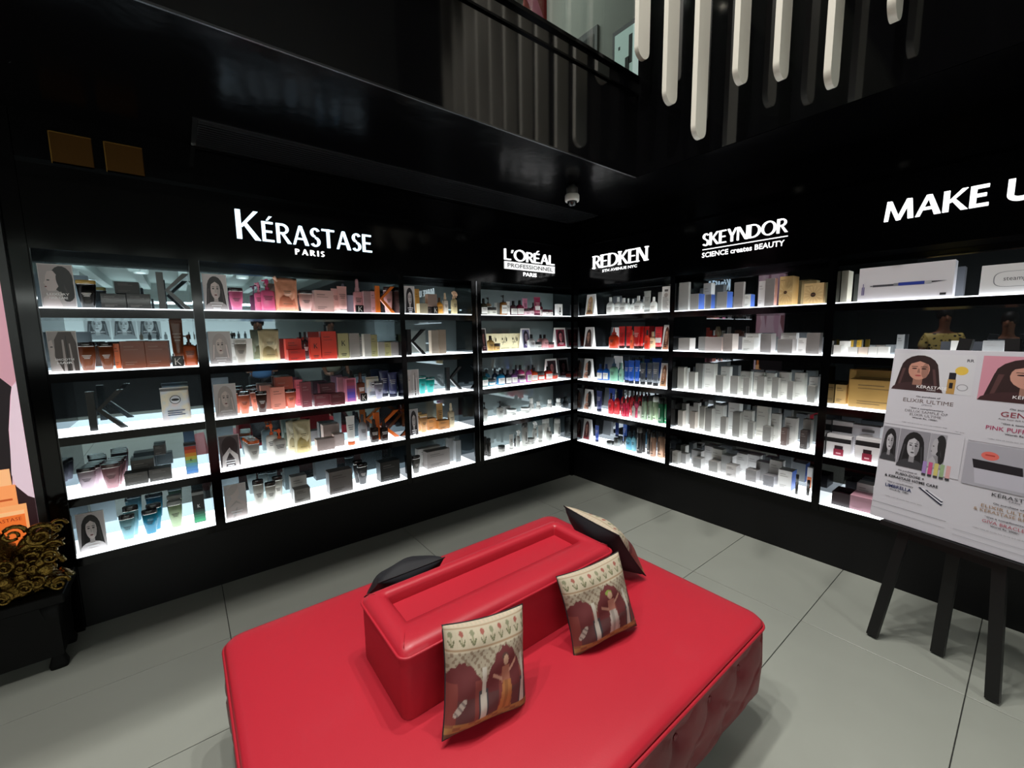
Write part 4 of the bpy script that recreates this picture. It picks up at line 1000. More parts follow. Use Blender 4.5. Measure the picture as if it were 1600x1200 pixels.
def p_pouch(o,w,h,d,c,fl):
    if 'iris' in fl:
        m = bpy.data.materials.get('m_iris')
        if not m:
            m = bpy.data.materials.new('m_iris'); m.use_nodes = True; nt = m.node_tree; bb = nt.nodes['Principled BSDF']; n = nt.nodes.new('ShaderNodeTexNoise'); n.inputs['Scale'].default_value = 14; cr = nt.nodes.new('ShaderNodeValToRGB')
            e = cr.color_ramp.elements; e[0].color = lin('d8c4c0'); e[1].color = lin('b4c4d0'); q = e.new(.45); q.color = lin('c8ccd2'); q = e.new(.6); q.color = lin('dcd0b8'); e[0].position = .3; e[-1].position = .75
            tc = nt.nodes.new('ShaderNodeTexCoord'); nt.links.new(tc.outputs['Object'], n.inputs['Vector']); nt.links.new(n.outputs['Fac'], cr.inputs[0]); nt.links.new(cr.outputs[0], bb.inputs['Base Color']); bb.inputs['Metallic'].default_value = .3; bb.inputs['Roughness'].default_value = .3
        MB().loft([(0,w*.5,d*.3,8),(h*.03,w*.5,d*.5,8),(h*.9,w*.49,d*.42,8),(h*.97,w*.5,.002,8),(h,w*.5,.002,8)],20).build('body', m, o, False)
        P = [('17171a',ell(0,h*.64,w*.19,w*.19,22)),('d4d4d8',ell(0,h*.64,w*.165,w*.165,22)),('17171a',ell(0,h*.64,w*.14,w*.055,18))]
        P += [('2a3a5a',rect(-w*.3,h*.30-i*h*.06,w*.3-(i%2)*w*.1,h*.325-i*h*.06)) for i in range(3)]
        MB().flat(P,-d*.5-.001).build('print', colmat(), o)
        return
    rnd = random.Random(int(w*1e4)); n = 28; m = 16; rs = []
    for i in range(m+1):
        t = i/m; z = h*t; th = d*.5*(math.sin(min(1,t*1.25+.12)*PI*.5) if t < .55 else max(.05,1-((t-.55)/.45)**1.5)); wd = w*.5*(1-.05*math.sin(t*PI)); r = []
        for j in range(n):
            a = 2*PI*j/n; cc,s = math.cos(a),math.sin(a); wr = 1+(.26*math.sin(7*a+11*t+3*math.sin(7*t))+.12*math.sin(13*a-17*t)+.06*rnd.uniform(-1,1))*(t > .05)*(t < .97)
            r.append((wd*math.copysign(abs(cc)**.55,cc), th*wr*math.copysign(abs(s)**.8,s), z+(.006*math.sin(3*a) if i == m else 0)))
        rs.append(r)
    MB().rings(rs).build('body', mat(c[0],.22,coat=.4,grain=.12,scale=25), o, True)
    MB().flat([('5a4c34',rect(-w*.16,h*.60,w*.16,h*.62)),('5a4c34',rect(-w*.12,h*.55,w*.12,h*.565)),('6a5c40',rect(-w*.2,h*.22,w*.2,h*.235))],-d*.5*1.3).build('label_print', colmat(), o)
    MB().loft([(h*.04,w*.36,d*.46,2.4),(h*.18,w*.40,d*.56,2.4),(h*.40,w*.36,d*.54,2.4),(h*.52,w*.2,d*.40,2.4)],18).build('filled_belly', mat(c[1] if len(c) > 1 else c[0],.3,grain=.15,coat=.3), o, True)
    if 'spout' in fl: MB().loft([(0,.008,.008),(.02,.008,.008),(.021,.011,.011),(.036,.011,.011)],12).build('spout', mat('f0c0a8',.4), o, True, (-w*.36,0,h*.90), (0,-.5,0))
def p_box(o,w,h,d,c,fl):
    x,y = w/2,d/2; base = c[0]; P = []; sp = dict(rainbow='7a8aa0',darkgreen='1a1c1a',violet='e08aa0'); hx = sp.get(base,base)
    body = MB().bbox(-x,x,-y,y,0,h,.0012).build('body', mat(hx,.42,coat=.15), o)
    F = -y-.0003; k = ink(hx)
    if base == 'rainbow':
        for i,cc in enumerate(['4a86c8','5a9ad0','6ab4c8','8ac48a','d8d050','f0a030','e8602c','c03a30']): P.append((cc, rect(-x+.002,h*.04+i*h*.107,x-.002,h*.04+(i+1)*h*.107)))
        P.append(('1c1c1c', rect(-x,h*.92,x,h))); P += [('17202a', q) for q in [[(a*w*.25-w*.08,h*.42+e*h*.09) for a,e in p] for p in glyph('K')[1]]]
    elif base == 'darkgreen':
        for i,cc in enumerate(['3aa874','2f9468','2a7a58','235a44','1f3a30']): P.append((cc, rect(-x+.002,h*.02+i*h*.08,x-.002,h*.02+(i+1)*h*.08)))
        P.append(('8a8c8a', rect(-x,h*.88,x,h*.97))); P += [('e0e0e0', q) for q in [[(a*w*.3-w*.1,h*.48+e*h*.1) for a,e in p] for p in glyph('K')[1]]]
    elif base == 'violet':
        for i,cc in enumerate(['8a4a9a','5a3fa0','4a3a98','6a3f90','8a3f70','a04058','8a3848']): P.append((cc, rect(-x+w*.12,h*.04+i*h*.13,x-w*.12,h*.04+(i+1)*h*.13)))
    elif 'K' in fl:
        P += [('14110f', [(a*w*.5-w*.16,h*.50+e*w*.5) for a,e in p]) for p in glyph('K')[1]]; P += [(k, rect(-w*.25,h*.16,w*.25,h*.19)), (k, rect(-w*.2,h*.10,w*.2,h*.12))]
    elif 'pen' in fl:
        P += [('4a4a52', rect(-w*.33,h*.405,-w*.10,h*.465)), ('8a8a90', rect(-w*.10,h*.40,-w*.05,h*.48)), ('2a3fa0', rect(-w*.05,h*.40,w*.22,h*.49)), ('c0c0c4', rect(w*.22,h*.41,w*.29,h*.49)), ('3a3a40', [(w*.29,h*.43),(w*.44,h*.465),(w*.29,h*.475)]), ('6a6a70', rect(-w*.36,h*.42,-w*.33,h*.45)), ('2a2a2c', rect(w*.38,h*.07,w*.44,h*.13))]
        P += [('5a4a8a', rect(-w*.455+i*w*.012,h*.18,-w*.447+i*w*.012,h*(.42+.1*(i%2)))) for i in range(3)]
    elif 'steam' in fl:
        for a,e in ((.33,'8a8a90'),(.315,base)): P.append((e, [(-w*.0+px*w*a*1.0, h*.5+pz*h*a*.78) for px,pz in [(math.copysign(abs(math.cos(t))**.4,math.cos(t)),math.copysign(abs(math.sin(t))**.75,math.sin(t))) for t in [2*PI*i/40 for i in range(40)]]]))
        P.append(('5a5a60', text_fit('steampod',-w*.2,w*.2,h*.45,h*.14)))
    elif 'jarprint' in fl:
        P += [('1c1a1c', rect(-x+.001,h*.66,x-.001,h*.86)), ('8a1f38', rect(-w*.18,h*.05,w*.22,h*.36)), ('2a0f18', rect(-w*.15,h*.36,w*.19,h*.52)), ('d8a0a8', rect(-w*.08,h*.14,w*.12,h*.2))]
    elif 'burst' in fl:
        for i in range(14):
            a = 2*PI*i/14; P.append(('dcc08c', [(0,h*.45),(math.cos(a)*w*.47,h*.45+math.sin(a)*h*.42),(math.cos(a+.12)*w*.47,h*.45+math.sin(a+.12)*h*.42)]))
        P += [('2a1c14', ell(0,h*.45,w*.13,w*.13)), ('8a5a34', rect(-w*.09,h*.44,w*.09,h*.46)), ('8a7048', rect(-w*.4,h*.86,-w*.05,h*.88))]
    elif 'drop' in fl:
        P += [('1a1614', rect(-w*.16,h*.12,w*.16,h*.42)), ('1a1614', rect(-w*.09,h*.42,w*.09,h*.72)), ('d8d4d0', rect(-w*.14,h*.18,w*.14,h*.32))]
    elif 'orange' in fl: P += [('e06a20', rect(-x*.8,h*.15,x*.8,h*.6))]
    elif 'lines' in fl:
        P += [('8a8684', rect(-x*.75,h*(.08+.06*i),x*(.75-.2*(i%3)),h*(.10+.06*i))) for i in range(9)]+[('5a5654', rect(-x*.3,h*.80,x*.6,h*.88)), ('a89e98', ell(x*.1,h*.66,x*.5,h*.08))]
    else:
        if lum(hx) > .42: P.append(('%02x%02x%02x' % tuple(int(int(hx[i:i+2],16)*(.66 if lum(hx) < .78 else .86)) for i in (0,2,4)), rect(-x+.0006,.0006,x-.0006,h-.0006)))  # pale carton fronts greyed, room-side shade put into the print colour
        q = '%02x%02x%02x' % tuple(int(int(hx[i:i+2],16)*.6+int(k[i:i+2],16)*.4) for i in (0,2,4))
        P += [(q, rect(-x*.72,h*.78,x*.1,h*.78+min(.006,h*.05))), (q, rect(-x*.72,h*.68,x*.45,h*.68+min(.004,h*.04))), (q, rect(-x*.72,h*.22,x*.25,h*.22+min(.004,h*.04))), (q, rect(-x*.72,h*.14,x*.0,h*.14+min(.004,h*.04)))]
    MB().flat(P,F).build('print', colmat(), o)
    for nm,hh in (('blue','4a70c8'),('pink','e0b4b8'),('goldside','d0a860')):
        if nm in fl:
            s = 1 if nm != 'goldside' else -1
            sd = part('side_panel', mat(hh,.4), o, s*x-.0004,s*x+.0004,-y+.001,y-.001,.001,h-.001)
            sd['label'] = {'blue':'bright blue side of the carton','pink':'pale pink side of the carton','goldside':'gold end of the carton with lettering'}[nm]
def p_kcube(o,w,h,d,c,fl):
    MB().bbox(-w/2,w/2,-d/2,d/2,0,h,.0015).build('body', mat(c[0],.25), o)
    MB().flat([('d8d0c8', [(a*w*.8-w*.25,h*.16+e*h*.66) for a,e in p]) for p in glyph('K',.1,.07)[1]],-d/2-.0003).build('letter_print', colmat(), o)
def p_K(o,w,h,d,c,fl):
    m = mat('060607' if lum(c[0]) < .05 else c[0],.22); t = w*.21; y = d/2
    st = MB().prism([(-w/2,0),(-w/2+t,0),(-w/2+t,h),(-w/2,h)],-y,y).build('stem', m, o)
    x = -w/2+t
    ch = MB().prism([(x,h*.52),(x+.16*w,h*.52),(w/2-.0*w,h*.0),(w/2-.2*w,0)][::-1],-y,y).prism([(x,h*.52),(x+.13*w,h*.52),(w/2,h),(w/2-.2*w,h)],-y,y).build('chevron', m, o)
def p_card(o,w,h,d,c,fl):
    MB().bbox(-w/2,w/2,-d/2,d/2,0,h,.0006).build('board', mat('e8e6e4',.35), o)
    MB().flat(art_polys(ART[c[0]],-w/2+.003,w/2-.003,.004,h-.004),-d/2-.0003).build('print', colmat(.35), o)
def p_tent(o,w,h,d,c,fl):
    a = math.atan2(d*.42,h); L = math.hypot(d*.42,h)
    for s,nm in ((-1,'front_leaf'),(1,'rear_leaf')):
        q = MB().bbox(-w/2,w/2,-.0012,.0012,0,L,.0005).build(nm, mat('f2f0ee',.5), o, False, (0,s*d*.42,0), (-s*-a if False else (-a if s == -1 else a),0,0))
        if s == -1 and c[0] in ART:
            m = w*.12
            MB().flat(art_polys(ART[c[0]],-w/2+m,w/2-m,m*.8,L-m),-.0015).build('print', colmat(.5), q)
def p_panel(o,w,h,d,c,fl):
    MB().bbox(-w/2,w/2,-d/2,d/2,0,h,.001).build('board', mat(c[0],.5), o)
    P = []
    for i in range(3):
        cx = -w*.28+i*w*.3
        P += [('4a4434', diag(cx-.03,h*.3,cx+.01,h*.8,.004,.004)), ('4a4434', ell(cx+.02,h*.62,.008,.02)), ('3a3428', ell(cx-.03,h*.66,.007,.011)), ('6a6248', rect(cx-.04,h*.44,cx+.01,h*.47)), ('6a6248', rect(cx-.05,h*.08,cx+.05,h*.10))]
    MB().flat(P,-d/2-.0003).build('print', colmat(), o)
def p_tray(o,w,h,d,c,fl):
    x,y = w/2,d/2; t = .003; hh = max(h,.02)
    MB().box(-x,x,-y,y,0,.004).build('base', mat(c[0],.4), o)
    MB().box(-x,x,-y,-y+t,.004,hh).box(-x,x,y-t,y,.004,hh).box(-x,-x+t,-y+t,y-t,.004,hh).box(x-t,x,-y+t,y-t,.004,hh).build('rim', mat(c[0],.35), o)
    MB().bbox(-x+.008,x-.008,-y+.008,y-.008,.004,hh*.6,.002).build('insert', mat('3a3432' if lum(c[0]) > .2 else '8a5a6a',.4), o)
BUILD = dict(bain=(p_bain,'tapered_bottle','bottle'), bottle=(p_bottle,'bottle','bottle'), jar=(p_jar,'jar','jar'), tin=(p_tin,'tin','tin'), can=(p_can,'aerosol_can','can'), tube=(p_tube,'squeeze_tube','tube'), pump=(p_pump,'pump_bottle','bottle'),
   spray=(p_spray,'mist_spray_bottle','bottle'), trigger=(p_trigger,'trigger_spray_bottle','bottle'), serum=(p_serum,'serum_bottle','bottle'), dropper=(p_dropper,'nozzle_bottle','bottle'), vial=(p_vial,'flask','bottle'), stick=(p_stick,'slim_rod','rod'),
   pouch=(p_pouch,'refill_pouch','pouch'), box=(p_box,'carton','carton'), kcube=(p_kcube,'letter_cube','cube'), K=(p_K,'letter_ornament','letter'), card=(p_card,'photo_card','card'), tent=(p_tent,'tent_card','card'), panel=(p_panel,'display_board','board'), tray=(p_tray,'tray','tray'))
BAYN = dict(b1='leftmost bay', b2='wide second bay', b3='narrow third bay', b4='bay left of corner', r1='bay right of corner', r2='white carton bay', r3='rightmost bay')
ROWN = {1:'top shelf', 2:'second shelf', 3:'middle shelf', 4:'fourth shelf', 5:'bottom shelf'}
ORD = ['first','second','third','fourth','fifth','sixth']
rows = []; cur = None
for ln in TABLE.strip().split('\n'):
    p = ln.split(' ')
    if p[0] == '@': cur = (p[1],int(p[2])); continue
    rows.append([cur[0],cur[1],p[0]]+[float(q) for q in p[1:7]]+[p[7],' '.join(p[8:])])
_seen = {}
for r in rows:
    r.append(r[10]+', '+ROWN[r[1]]+', '+BAYN[r[0]]); _seen.setdefault(r[11],[]).append(r)
for k,l in _seen.items():
    if len(l) > 1:
        l.sort(key=lambda r: r[3])
        for i,r in enumerate(l): r[11] = (('left ' if i == 0 else 'right ') if len(l) == 2 else ORD[i]+' ')+r[11]
for b,row,ty,x,dy,wd,h,dep,zo,col,desc,label in rows:
    fn,nm,cat = BUILD[ty]; cs = col.split(',')
    o = thing(nm, label, cat, place(b,x,dy+dep/2,ROWS[row]+zo), frame(b), nm.replace('_',' ')+'s on the '+ROWN[row]+' of the '+BAYN[b])
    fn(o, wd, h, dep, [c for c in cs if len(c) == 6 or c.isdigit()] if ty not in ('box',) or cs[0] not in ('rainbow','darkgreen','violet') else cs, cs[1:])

# ================================================================ RED OTTOMAN
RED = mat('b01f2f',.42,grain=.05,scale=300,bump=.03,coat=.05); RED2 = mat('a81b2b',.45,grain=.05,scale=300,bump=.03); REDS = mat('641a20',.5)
def rrect(x0,x1,y0,y1,r,z,n=6):
    out = []
    for cx,cy,a in ((x1-r,y1-r,0),(x0+r,y1-r,90),(x0+r,y0+r,180),(x1-r,y0+r,270)):
        for i in range(n+1):
            t = math.radians(a+90*i/n); out.append((cx+r*math.cos(t), cy+r*math.sin(t), z))
    return out
OX0,OX1,OY0,OY1 = -3.165,-1.485,-2.462,-1.232
OC = ((OX0+OX1)/2,(OY0+OY1)/2); HX,HY = (OX1-OX0)/2,(OY1-OY0)/2
ot = thing('ottoman','large red leather ottoman with a raised backrest block in the middle','ottoman',(OC[0],OC[1],0))
part('plinth', mat('0d0c0c',.6), ot, -HX+.14,HX-.14,-HY+.14,HY-.14,0,.085)
rs = []
for z,i,r in ((.405,.004,.055),(.418,.0,.06),(.428,.008,.06),(.436,.03,.06),(.441,.07,.06),(.4435,.16,.08),(.4445,.32,.1)):
    rs.append(rrect(-HX+i,HX-i,-HY+i,HY-i,r,z))
MB().rings(rs).build('seat_top', RED, ot, True)
MB().tube([(p[0],p[1],.406) for p in rrect(-HX-.002,HX+.002,-HY-.002,HY+.002,.058,0,6)],.006,8,True).build('piping', RED2, ot, True)
# tufted sides: quilted panels with buttons
def tufted(length, flip):
    nu,nv = int(length/.022),22; btn = []; sp = .21; n = int(length/sp)
    for r,zz in ((0,.32),(1,.19)):
        k = n if r == 0 else n-1
        for i in range(k): btn.append((-(k-1)*sp/2+i*sp, zz))
    v = []; f = []
    for j in range(nv+1):
        z = .085+(.402-.085)*j/nv
        for i in range(nu+1):
            u = -length/2+length*i/nu; dd = 0
            for bx,bz in btn:
                q = ((u-bx)**2+(z-bz)**2); dd += .020*math.exp(-q/.0011)+.008*math.exp(-q/.005)
            # diagonal pleats between buttons
            a = ((u/.105)+(z-.19)/.065)*.5; c = ((u/.105)-(z-.19)/.065)*.5
            for g in (a,c): dd += .006*math.exp(-((g-round(g))**2)/.004)*(.12 < z < .38)
            bul = .016*math.sin(PI*(z-.085)/.317)
            tap = .035*max(0,(.17-z)/.085)**2
            e = min(1,(length/2-abs(u))/.05); e = math.sin(max(0,e)*PI/2)
            v.append((u, dd*e-bul*e+tap+.004, z))
    for j in range(nv):
        for i in range(nu):
            q = (j*(nu+1)+i, j*(nu+1)+i+1, (j+1)*(nu+1)+i+1, (j+1)*(nu+1)+i); f.append(q)
    return v,f,btn
_bm = MB().loft([(-.006,.004,.004),(-.004,.009,.009),(0,.012,.012),(.003,.011,.011)],10).mesh('button', REDS, True)
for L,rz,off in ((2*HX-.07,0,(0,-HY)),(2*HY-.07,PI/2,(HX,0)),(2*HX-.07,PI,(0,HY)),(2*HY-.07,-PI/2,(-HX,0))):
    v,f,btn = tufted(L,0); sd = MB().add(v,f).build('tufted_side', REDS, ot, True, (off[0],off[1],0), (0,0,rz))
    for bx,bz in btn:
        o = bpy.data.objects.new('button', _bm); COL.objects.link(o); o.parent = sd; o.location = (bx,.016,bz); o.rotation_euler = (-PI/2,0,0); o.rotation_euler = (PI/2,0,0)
# rounded corner posts joining the sides
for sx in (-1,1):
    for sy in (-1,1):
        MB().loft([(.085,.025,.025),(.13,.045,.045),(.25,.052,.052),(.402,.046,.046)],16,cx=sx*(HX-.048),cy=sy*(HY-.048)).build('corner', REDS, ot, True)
# backrest block: x -2.78..-1.86, y -2.0..-1.665
BX0,BX1,BY0,BY1 = -2.785-OC[0],-1.860-OC[0],-2.005-OC[1],-1.662-OC[1]
bk = MB().rings([rrect(BX0-a,BX1+a,BY0-a,BY1+a,.03,z) for z,a in ((.43,-.004),(.45,.0),(.60,.0),(.632,.0),(.640,.003),(.646,.0))],True,False).build('backrest', RED2, ot, True)
rim = [rrect(BX0+a,BX1-a,BY0+a,BY1-a,.03,z) for z,a in ((.644,-.001),(.655,.004),(.664,.016),(.667,.034))]
tx0,tx1,ty0,ty1 = BX0+.075,BX1-.062,BY0+.135,BY1-.058
rim += [rrect(BX0+.05,BX1-.045,BY0+.085,BY1-.042,.024,.666), rrect(tx0-.014,tx1+.006,ty0-.030,ty1+.006,.012,.661), rrect(tx0,tx1+.001,ty0,ty1+.001,.006,.650), rrect(tx0,tx1,ty0,ty1,.006,.618)]
MB().rings(rim,False,False).build('top_rim', RED, bk, True)
part('tray_bottom', RED, bk, tx0-.004,tx1+.004,ty0-.004,ty1+.004,.610,.622)
MB().tube([(p[0],p[1],.643) for p in rrect(BX0-.003,BX1+.003,BY0-.003,BY1+.003,.03,0,6)],.0042,8,True).build('piping', RED, bk, True)
sm = MB()
for (xa,ya,xb,yb) in ((BX0+.008,BY0+.008,tx0-.01,ty0-.02),(BX1-.008,BY0+.008,tx1+.01,ty0-.02),(BX0+.008,BY1-.008,tx0-.01,ty1+.008),(BX1-.008,BY1-.008,tx1+.01,ty1+.008)):
    sm.tube([(xa+(xb-xa)*t, ya+(yb-ya)*t, .6565+.0115*math.sin(PI*min(1,t*1.1+.05))**.6) for t in (.12,.3,.5,.75,1)],.0010,6)
sm.build('mitre_seam', RED2, bk, True)
# ---------------------------------------------------------------- cushions
def cush_color(s, t, v):
    rn = random.Random(int(s*400)*7919+int(t*400)); c = (.5,.5,.5)
    cream = (.44,.38,.28); dark = (.10,.07,.05); maroon = (.15,.022,.024); brown = (.16,.08,.04); gold = (.42,.22,.07)
    cen = .62 if v == 0 else .56
    def arch(c0,hw,top):
        u = abs(s-c0)/hw
        return u < 1 and t < top-.30*(u**2.2)+.012*math.sin(u*18)
    if t > .76:
        c = cream; k = (s*9)%1
        if abs(t-.78) < .008 or abs(t-.965) < .007: c = (.30,.2,.12)
        elif abs((s*9+.5)%1-.5) < .05 and .80 < t < .94: c = (.42,.36,.26)
        elif (k-.5)**2+((t-.915)*8)**2 < .045: c = (.28,.08,.06) if int(s*9)%2 else (.2,.2,.12)
        elif abs(k-.5) < .30 and .80 < t < .87 and abs(abs(k-.5)-(t-.80)*4.0) < .07: c = (.12,.12,.06)
        elif abs(k-.5) < .05 and .80 < t < .91: c = (.25,.24,.14)
        elif t > .975: c = (.5,.4,.3) if int(s*40)%2 else cream
    elif t < .13:
        c = gold if (int(s*14)+int(t*30))%3 else (.30,.12,.05)
        if t < .05: c = brown
    else:
        c = cream if math.sin(s*95)*math.sin(t*95)+.5*math.sin(s*61+t*37) > -.35 else (.26,.19,.13)
        for c0,hw,top in ((.14,.25,.66),(cen,.235,.73),(1.08,.21,.68)):
            if arch(c0,hw,top):
                c = maroon if t > .35 else (.12,.04,.04)
                if (int(s*11)%3 == 0) and t < .5: c = (.24,.05,.04)
        for p in (cen-.25,cen+.25):
            if abs(s-p) < (.022 if t > .36 else .034) and t < .60: c = (.62,.58,.50)
            elif abs(s-p) < .055 and t < .40: c = (.05,.05,.06)
        # standing figure under the middle arch
        wdt = .045+.13*max(0,(.42-t))
        skirt = (.50,.20,.06) if v == 0 else (.58,.52,.46)
        if abs(s-cen-.01) < wdt and t < .42: c = skirt if int((s-cen)*60)%4 else tuple(x*.7 for x in skirt)
        elif abs(s-cen) < .05 and .40 < t < .56: c = (.42,.16,.10) if v == 0 else (.52,.22,.16)
        elif (s-cen+.0)**2/.0012+(t-.61)**2/.0022 < 1: c = (.58,.36,.24)
        elif (s-cen+.01)**2/.002+(t-.645)**2/.001 < 1: c = (.25,.35,.06) if v else (.10,.04,.03)
        for sg,a0,a1 in ((1,.50,.58),(-1,.44,.50)):
            if .04 < sg*(s-cen) < .15 and abs(t-(a0+(sg*(s-cen)-.04)*(a1-a0)/.11)) < .018: c = (.60,.34,.24)
        # pale bird lower left
        if ((s-.12)*1.2-(t-.28)*.8)**2/.0022+((s-.12)*.8+(t-.28)*1.2)**2/.02 < 1: c = (.56,.52,.44) if int((s+t)*40)%3 else (.25,.22,.2)
    if v == 2: return (.008,.009,.014)
    if t < .75: c = tuple(x*.74 for x in c)  # figure area darkened: its weaker light is painted into the print
    return c
def cushion(label, W, H, T, loc, mtx, variant, group='printed cushions on the ottoman'):
    o = bpy.data.objects.new('cushion', None); COL.objects.link(o); tag(o,label,'cushion',group); o.matrix_world = Matrix.Translation(loc) @ mtx
    N = 110
    def pt(s,t,sg):
        e = max(0,(1-abs(s)**2.6)*(1-abs(t)**2.6))**.55
        wob = .004*math.sin(5*s+3*t)+.003*math.sin(9*t-4*s)
        return (W/2*s*(1-.07*(1-t*t)*abs(s)**2), sg*(T/2*e+wob*e), H/2*t*(1-.07*(1-s*s)*abs(t)**2)+H/2)
    for nm,sg in (('front_cover',-1),('back_cover',1)):
        v = []; f = []; cols = []
        n = N if sg < 0 else 24
        for j in range(n+1):
            for i in range(n+1):
                s,t = -1+2*i/n, -1+2*j/n; v.append(pt(s,t,sg)); cols.append(cush_color((s+1)/2,(t+1)/2,variant) if sg < 0 else None)
        for j in range(n):
            for i in range(n):
                q = (j*(n+1)+i, j*(n+1)+i+1, (j+1)*(n+1)+i+1, (j+1)*(n+1)+i); f.append(q if sg < 0 else q[::-1])
        b = MB().add(v,f); me = b.mesh(nm, colmat(.8) if sg < 0 else mat('0c0d14',.7,grain=.2,scale=200), True)
        if sg < 0:
            at = me.color_attributes.new('Col','FLOAT_COLOR','POINT'); d = []
            for c in cols: d += [c[0],c[1],c[2],1]
            at.data.foreach_set('color', d)
        c = bpy.data.objects.new(nm, me); COL.objects.link(c); c.parent = o
    ed = [pt(s,-1,-1) for s in [i/10-1 for i in range(20)]]+[pt(1,t,-1) for t in [i/10-1 for i in range(20)]]+[pt(1-i/10,1,-1) for i in range(20)]+[pt(-1,1-i/10,-1) for i in range(20)]
    MB().tube(ed,.0022,6,True).build('piping', mat('17151a',.7), o, True)
    return o
def lean(rz, tilt, roll=0): return Matrix.Rotation(rz,4,'Z') @ Matrix.Rotation(tilt,4,'X') @ Matrix.Rotation(roll,4,'Y')
SZ = .446
cushion('cushion with an orange robed figure leaning on the near end of the backrest', .275,.285,.115,(-2.600,-2.145,SZ),lean(math.radians(-3),math.radians(-15),math.radians(9)),0)
cushion('cushion with a white skirted figure leaning on the far end of the backrest', .285,.270,.115,(-2.085,-2.158,SZ),lean(math.radians(-12),math.radians(-19),math.radians(-4)),1)
cushion('cushion tipped against the right end of the backrest showing its black back', .36,.295,.13,(-1.640,-1.850,SZ+.020),lean(math.radians(84),math.radians(-36),0),0)
cushion('plain black cushion half hidden behind the backrest', .28,.235,.12,(-2.550,-1.395,SZ+.03),lean(0,math.radians(50),0),2)
# ================================================================ EASEL AND POSTER BOARD
ea = math.radians(-13); le = math.radians(6)
EV = Vector((math.sin(ea),-math.cos(ea),0)); NB = Vector((math.cos(ea),math.sin(ea),0)); UV = Vector((NB.x*math.sin(le),NB.y*math.sin(le),math.cos(le)))
FL = Vector((-.586,-2.627,0))
NF = UV.cross(EV); NF.normalize()      # board normal
if NF.dot(NB) < 0: NF = -NF            # points away from the viewer
def bmtx(org):
    return Matrix(((EV.x,NF.x,UV.x,org.x),(EV.y,NF.y,UV.y,org.y),(EV.z,NF.z,UV.z,org.z),(0,0,0,1)))
es = bpy.data.objects.new('easel', None); COL.objects.link(es); es.matrix_world = bmtx(FL); tag(es,'black wooden easel standing before the right wall','easel')
EB = mat('0b0b0c',.45)
def bar(name, a, c, w, d, parent, m):
    # straight timber from a to c in local x,z with y centre
    a = Vector(a); c = Vector(c); t = (c-a).normalized(); u = Vector((0,1,0)); s = t.cross(u).normalized(); u = s.cross(t)
    v = [tuple(p+s*(w/2*i)+u*(d/2*j)) for p in (a,c) for i,j in ((-1,-1),(1,-1),(1,1),(-1,1))]
    return MB().add(v,[(3,2,1,0),(4,5,6,7),(0,1,5,4),(1,2,6,5),(2,3,7,6),(3,0,4,7)]).build(name, m, parent)
bar('leg',(0,.0,.008),(.165,.0,1.50),.042,.024,es,EB)
bar('leg',(.416,.0,.008),(.300,.0,1.50),.042,.024,es,EB)
bar('cross_bar',(.06,.0,.56),(.375,.0,.56),.03,.018,es,EB)
bar('cross_bar',(.15,.0,1.40),(.315,.0,1.40),.03,.018,es,EB)
part('ledge', EB, es, -.02,.48,-.045,-.012,.585,.608)
_il = es.matrix_world.inverted() @ Vector((-.500,-2.850,.008))
bar('rear_leg',tuple(_il),(.230,.022,1.40),.046,.022,es,EB)
pb = bpy.data.objects.new('poster_board', None); COL.objects.link(pb); pb.matrix_world = bmtx(FL+UV*.612-NF*.028); tag(pb,'white promotional poster board resting on the black easel','poster')
BW,BH,BX = .594,.835,-.072
MB().bbox(BX,BX+BW,0,.006,0,BH,.0008).build('board', mat('c6c4cc',.55), pb)
P = []
def img(polys, x0,x1,z0,z1): P.extend(art_polys(polys,x0,x1,z0,z1))
def tline(s,cx,z,cap,width,col,bold=.0): P.append((col, text_fit(s,cx-width/2,cx+width/2,z,cap,bold)))
c1,c2 = BX+.1485,BX+.4455
# upper left panel
long_hair = portrait('c9c8ce','2c1a1a','c08a78','3a2426','front',dark='2a1616',lip='a04848',lines=0)
img(long_hair, BX+.008,BX+.195,.640,.815)
P += [('c9c8ce', rect(BX+.195,.640,BX+.285,.815)), ('b0884a', rect(BX+.205,.640,BX+.232,.705)), ('1c1820', rect(BX+.207,.705,BX+.230,.735)), ('d8b44a', ell(BX+.245,.745,.021,.019)), ('17131a', rect(BX+.212,.665,BX+.224,.690)), ('8a8a90', ell(BX+.255,.672,.018,.015,20)), ('c9c8ce', ell(BX+.255,.672,.015,.012,20))]
tline('RR',BX+.268,.785,.012,.022,'3a3840',.02)
tline('KÉRASTASE',BX+.155,.655,.016,.105,'f0eef0',.0); tline('PARIS',BX+.155,.646,.006,.03,'e0dee0')
tline('On purchase of',c1,.612,.007,.085,'4a464c',.02); tline('ELIXIR ULTIME',c1,.586,.017,.175,'6a5a58'); tline('(75ml)',c1,.575,.006,.035,'5a565c')
tline('*Get a complimentary',c1,.556,.007,.12,'4a464c',.02); tline('DELUX SAMPLE OF',c1,.539,.011,.15,'6a6468'); tline('ELIXIR ULTIME',c1,.523,.011,.11,'6a6468'); tline('Worth Rs. 1900/-',c1,.511,.007,.09,'4a464c',.02)
tline('*Offer valid till stocks last, terms and conditions apply',c1,.485,.004,.16,'6a666c'); tline('T&C apply',BX+.27,.476,.003,.03,'6a666c')
P += [('8a8890', rect(BX+.002,.468,BX+.275,.4695))]
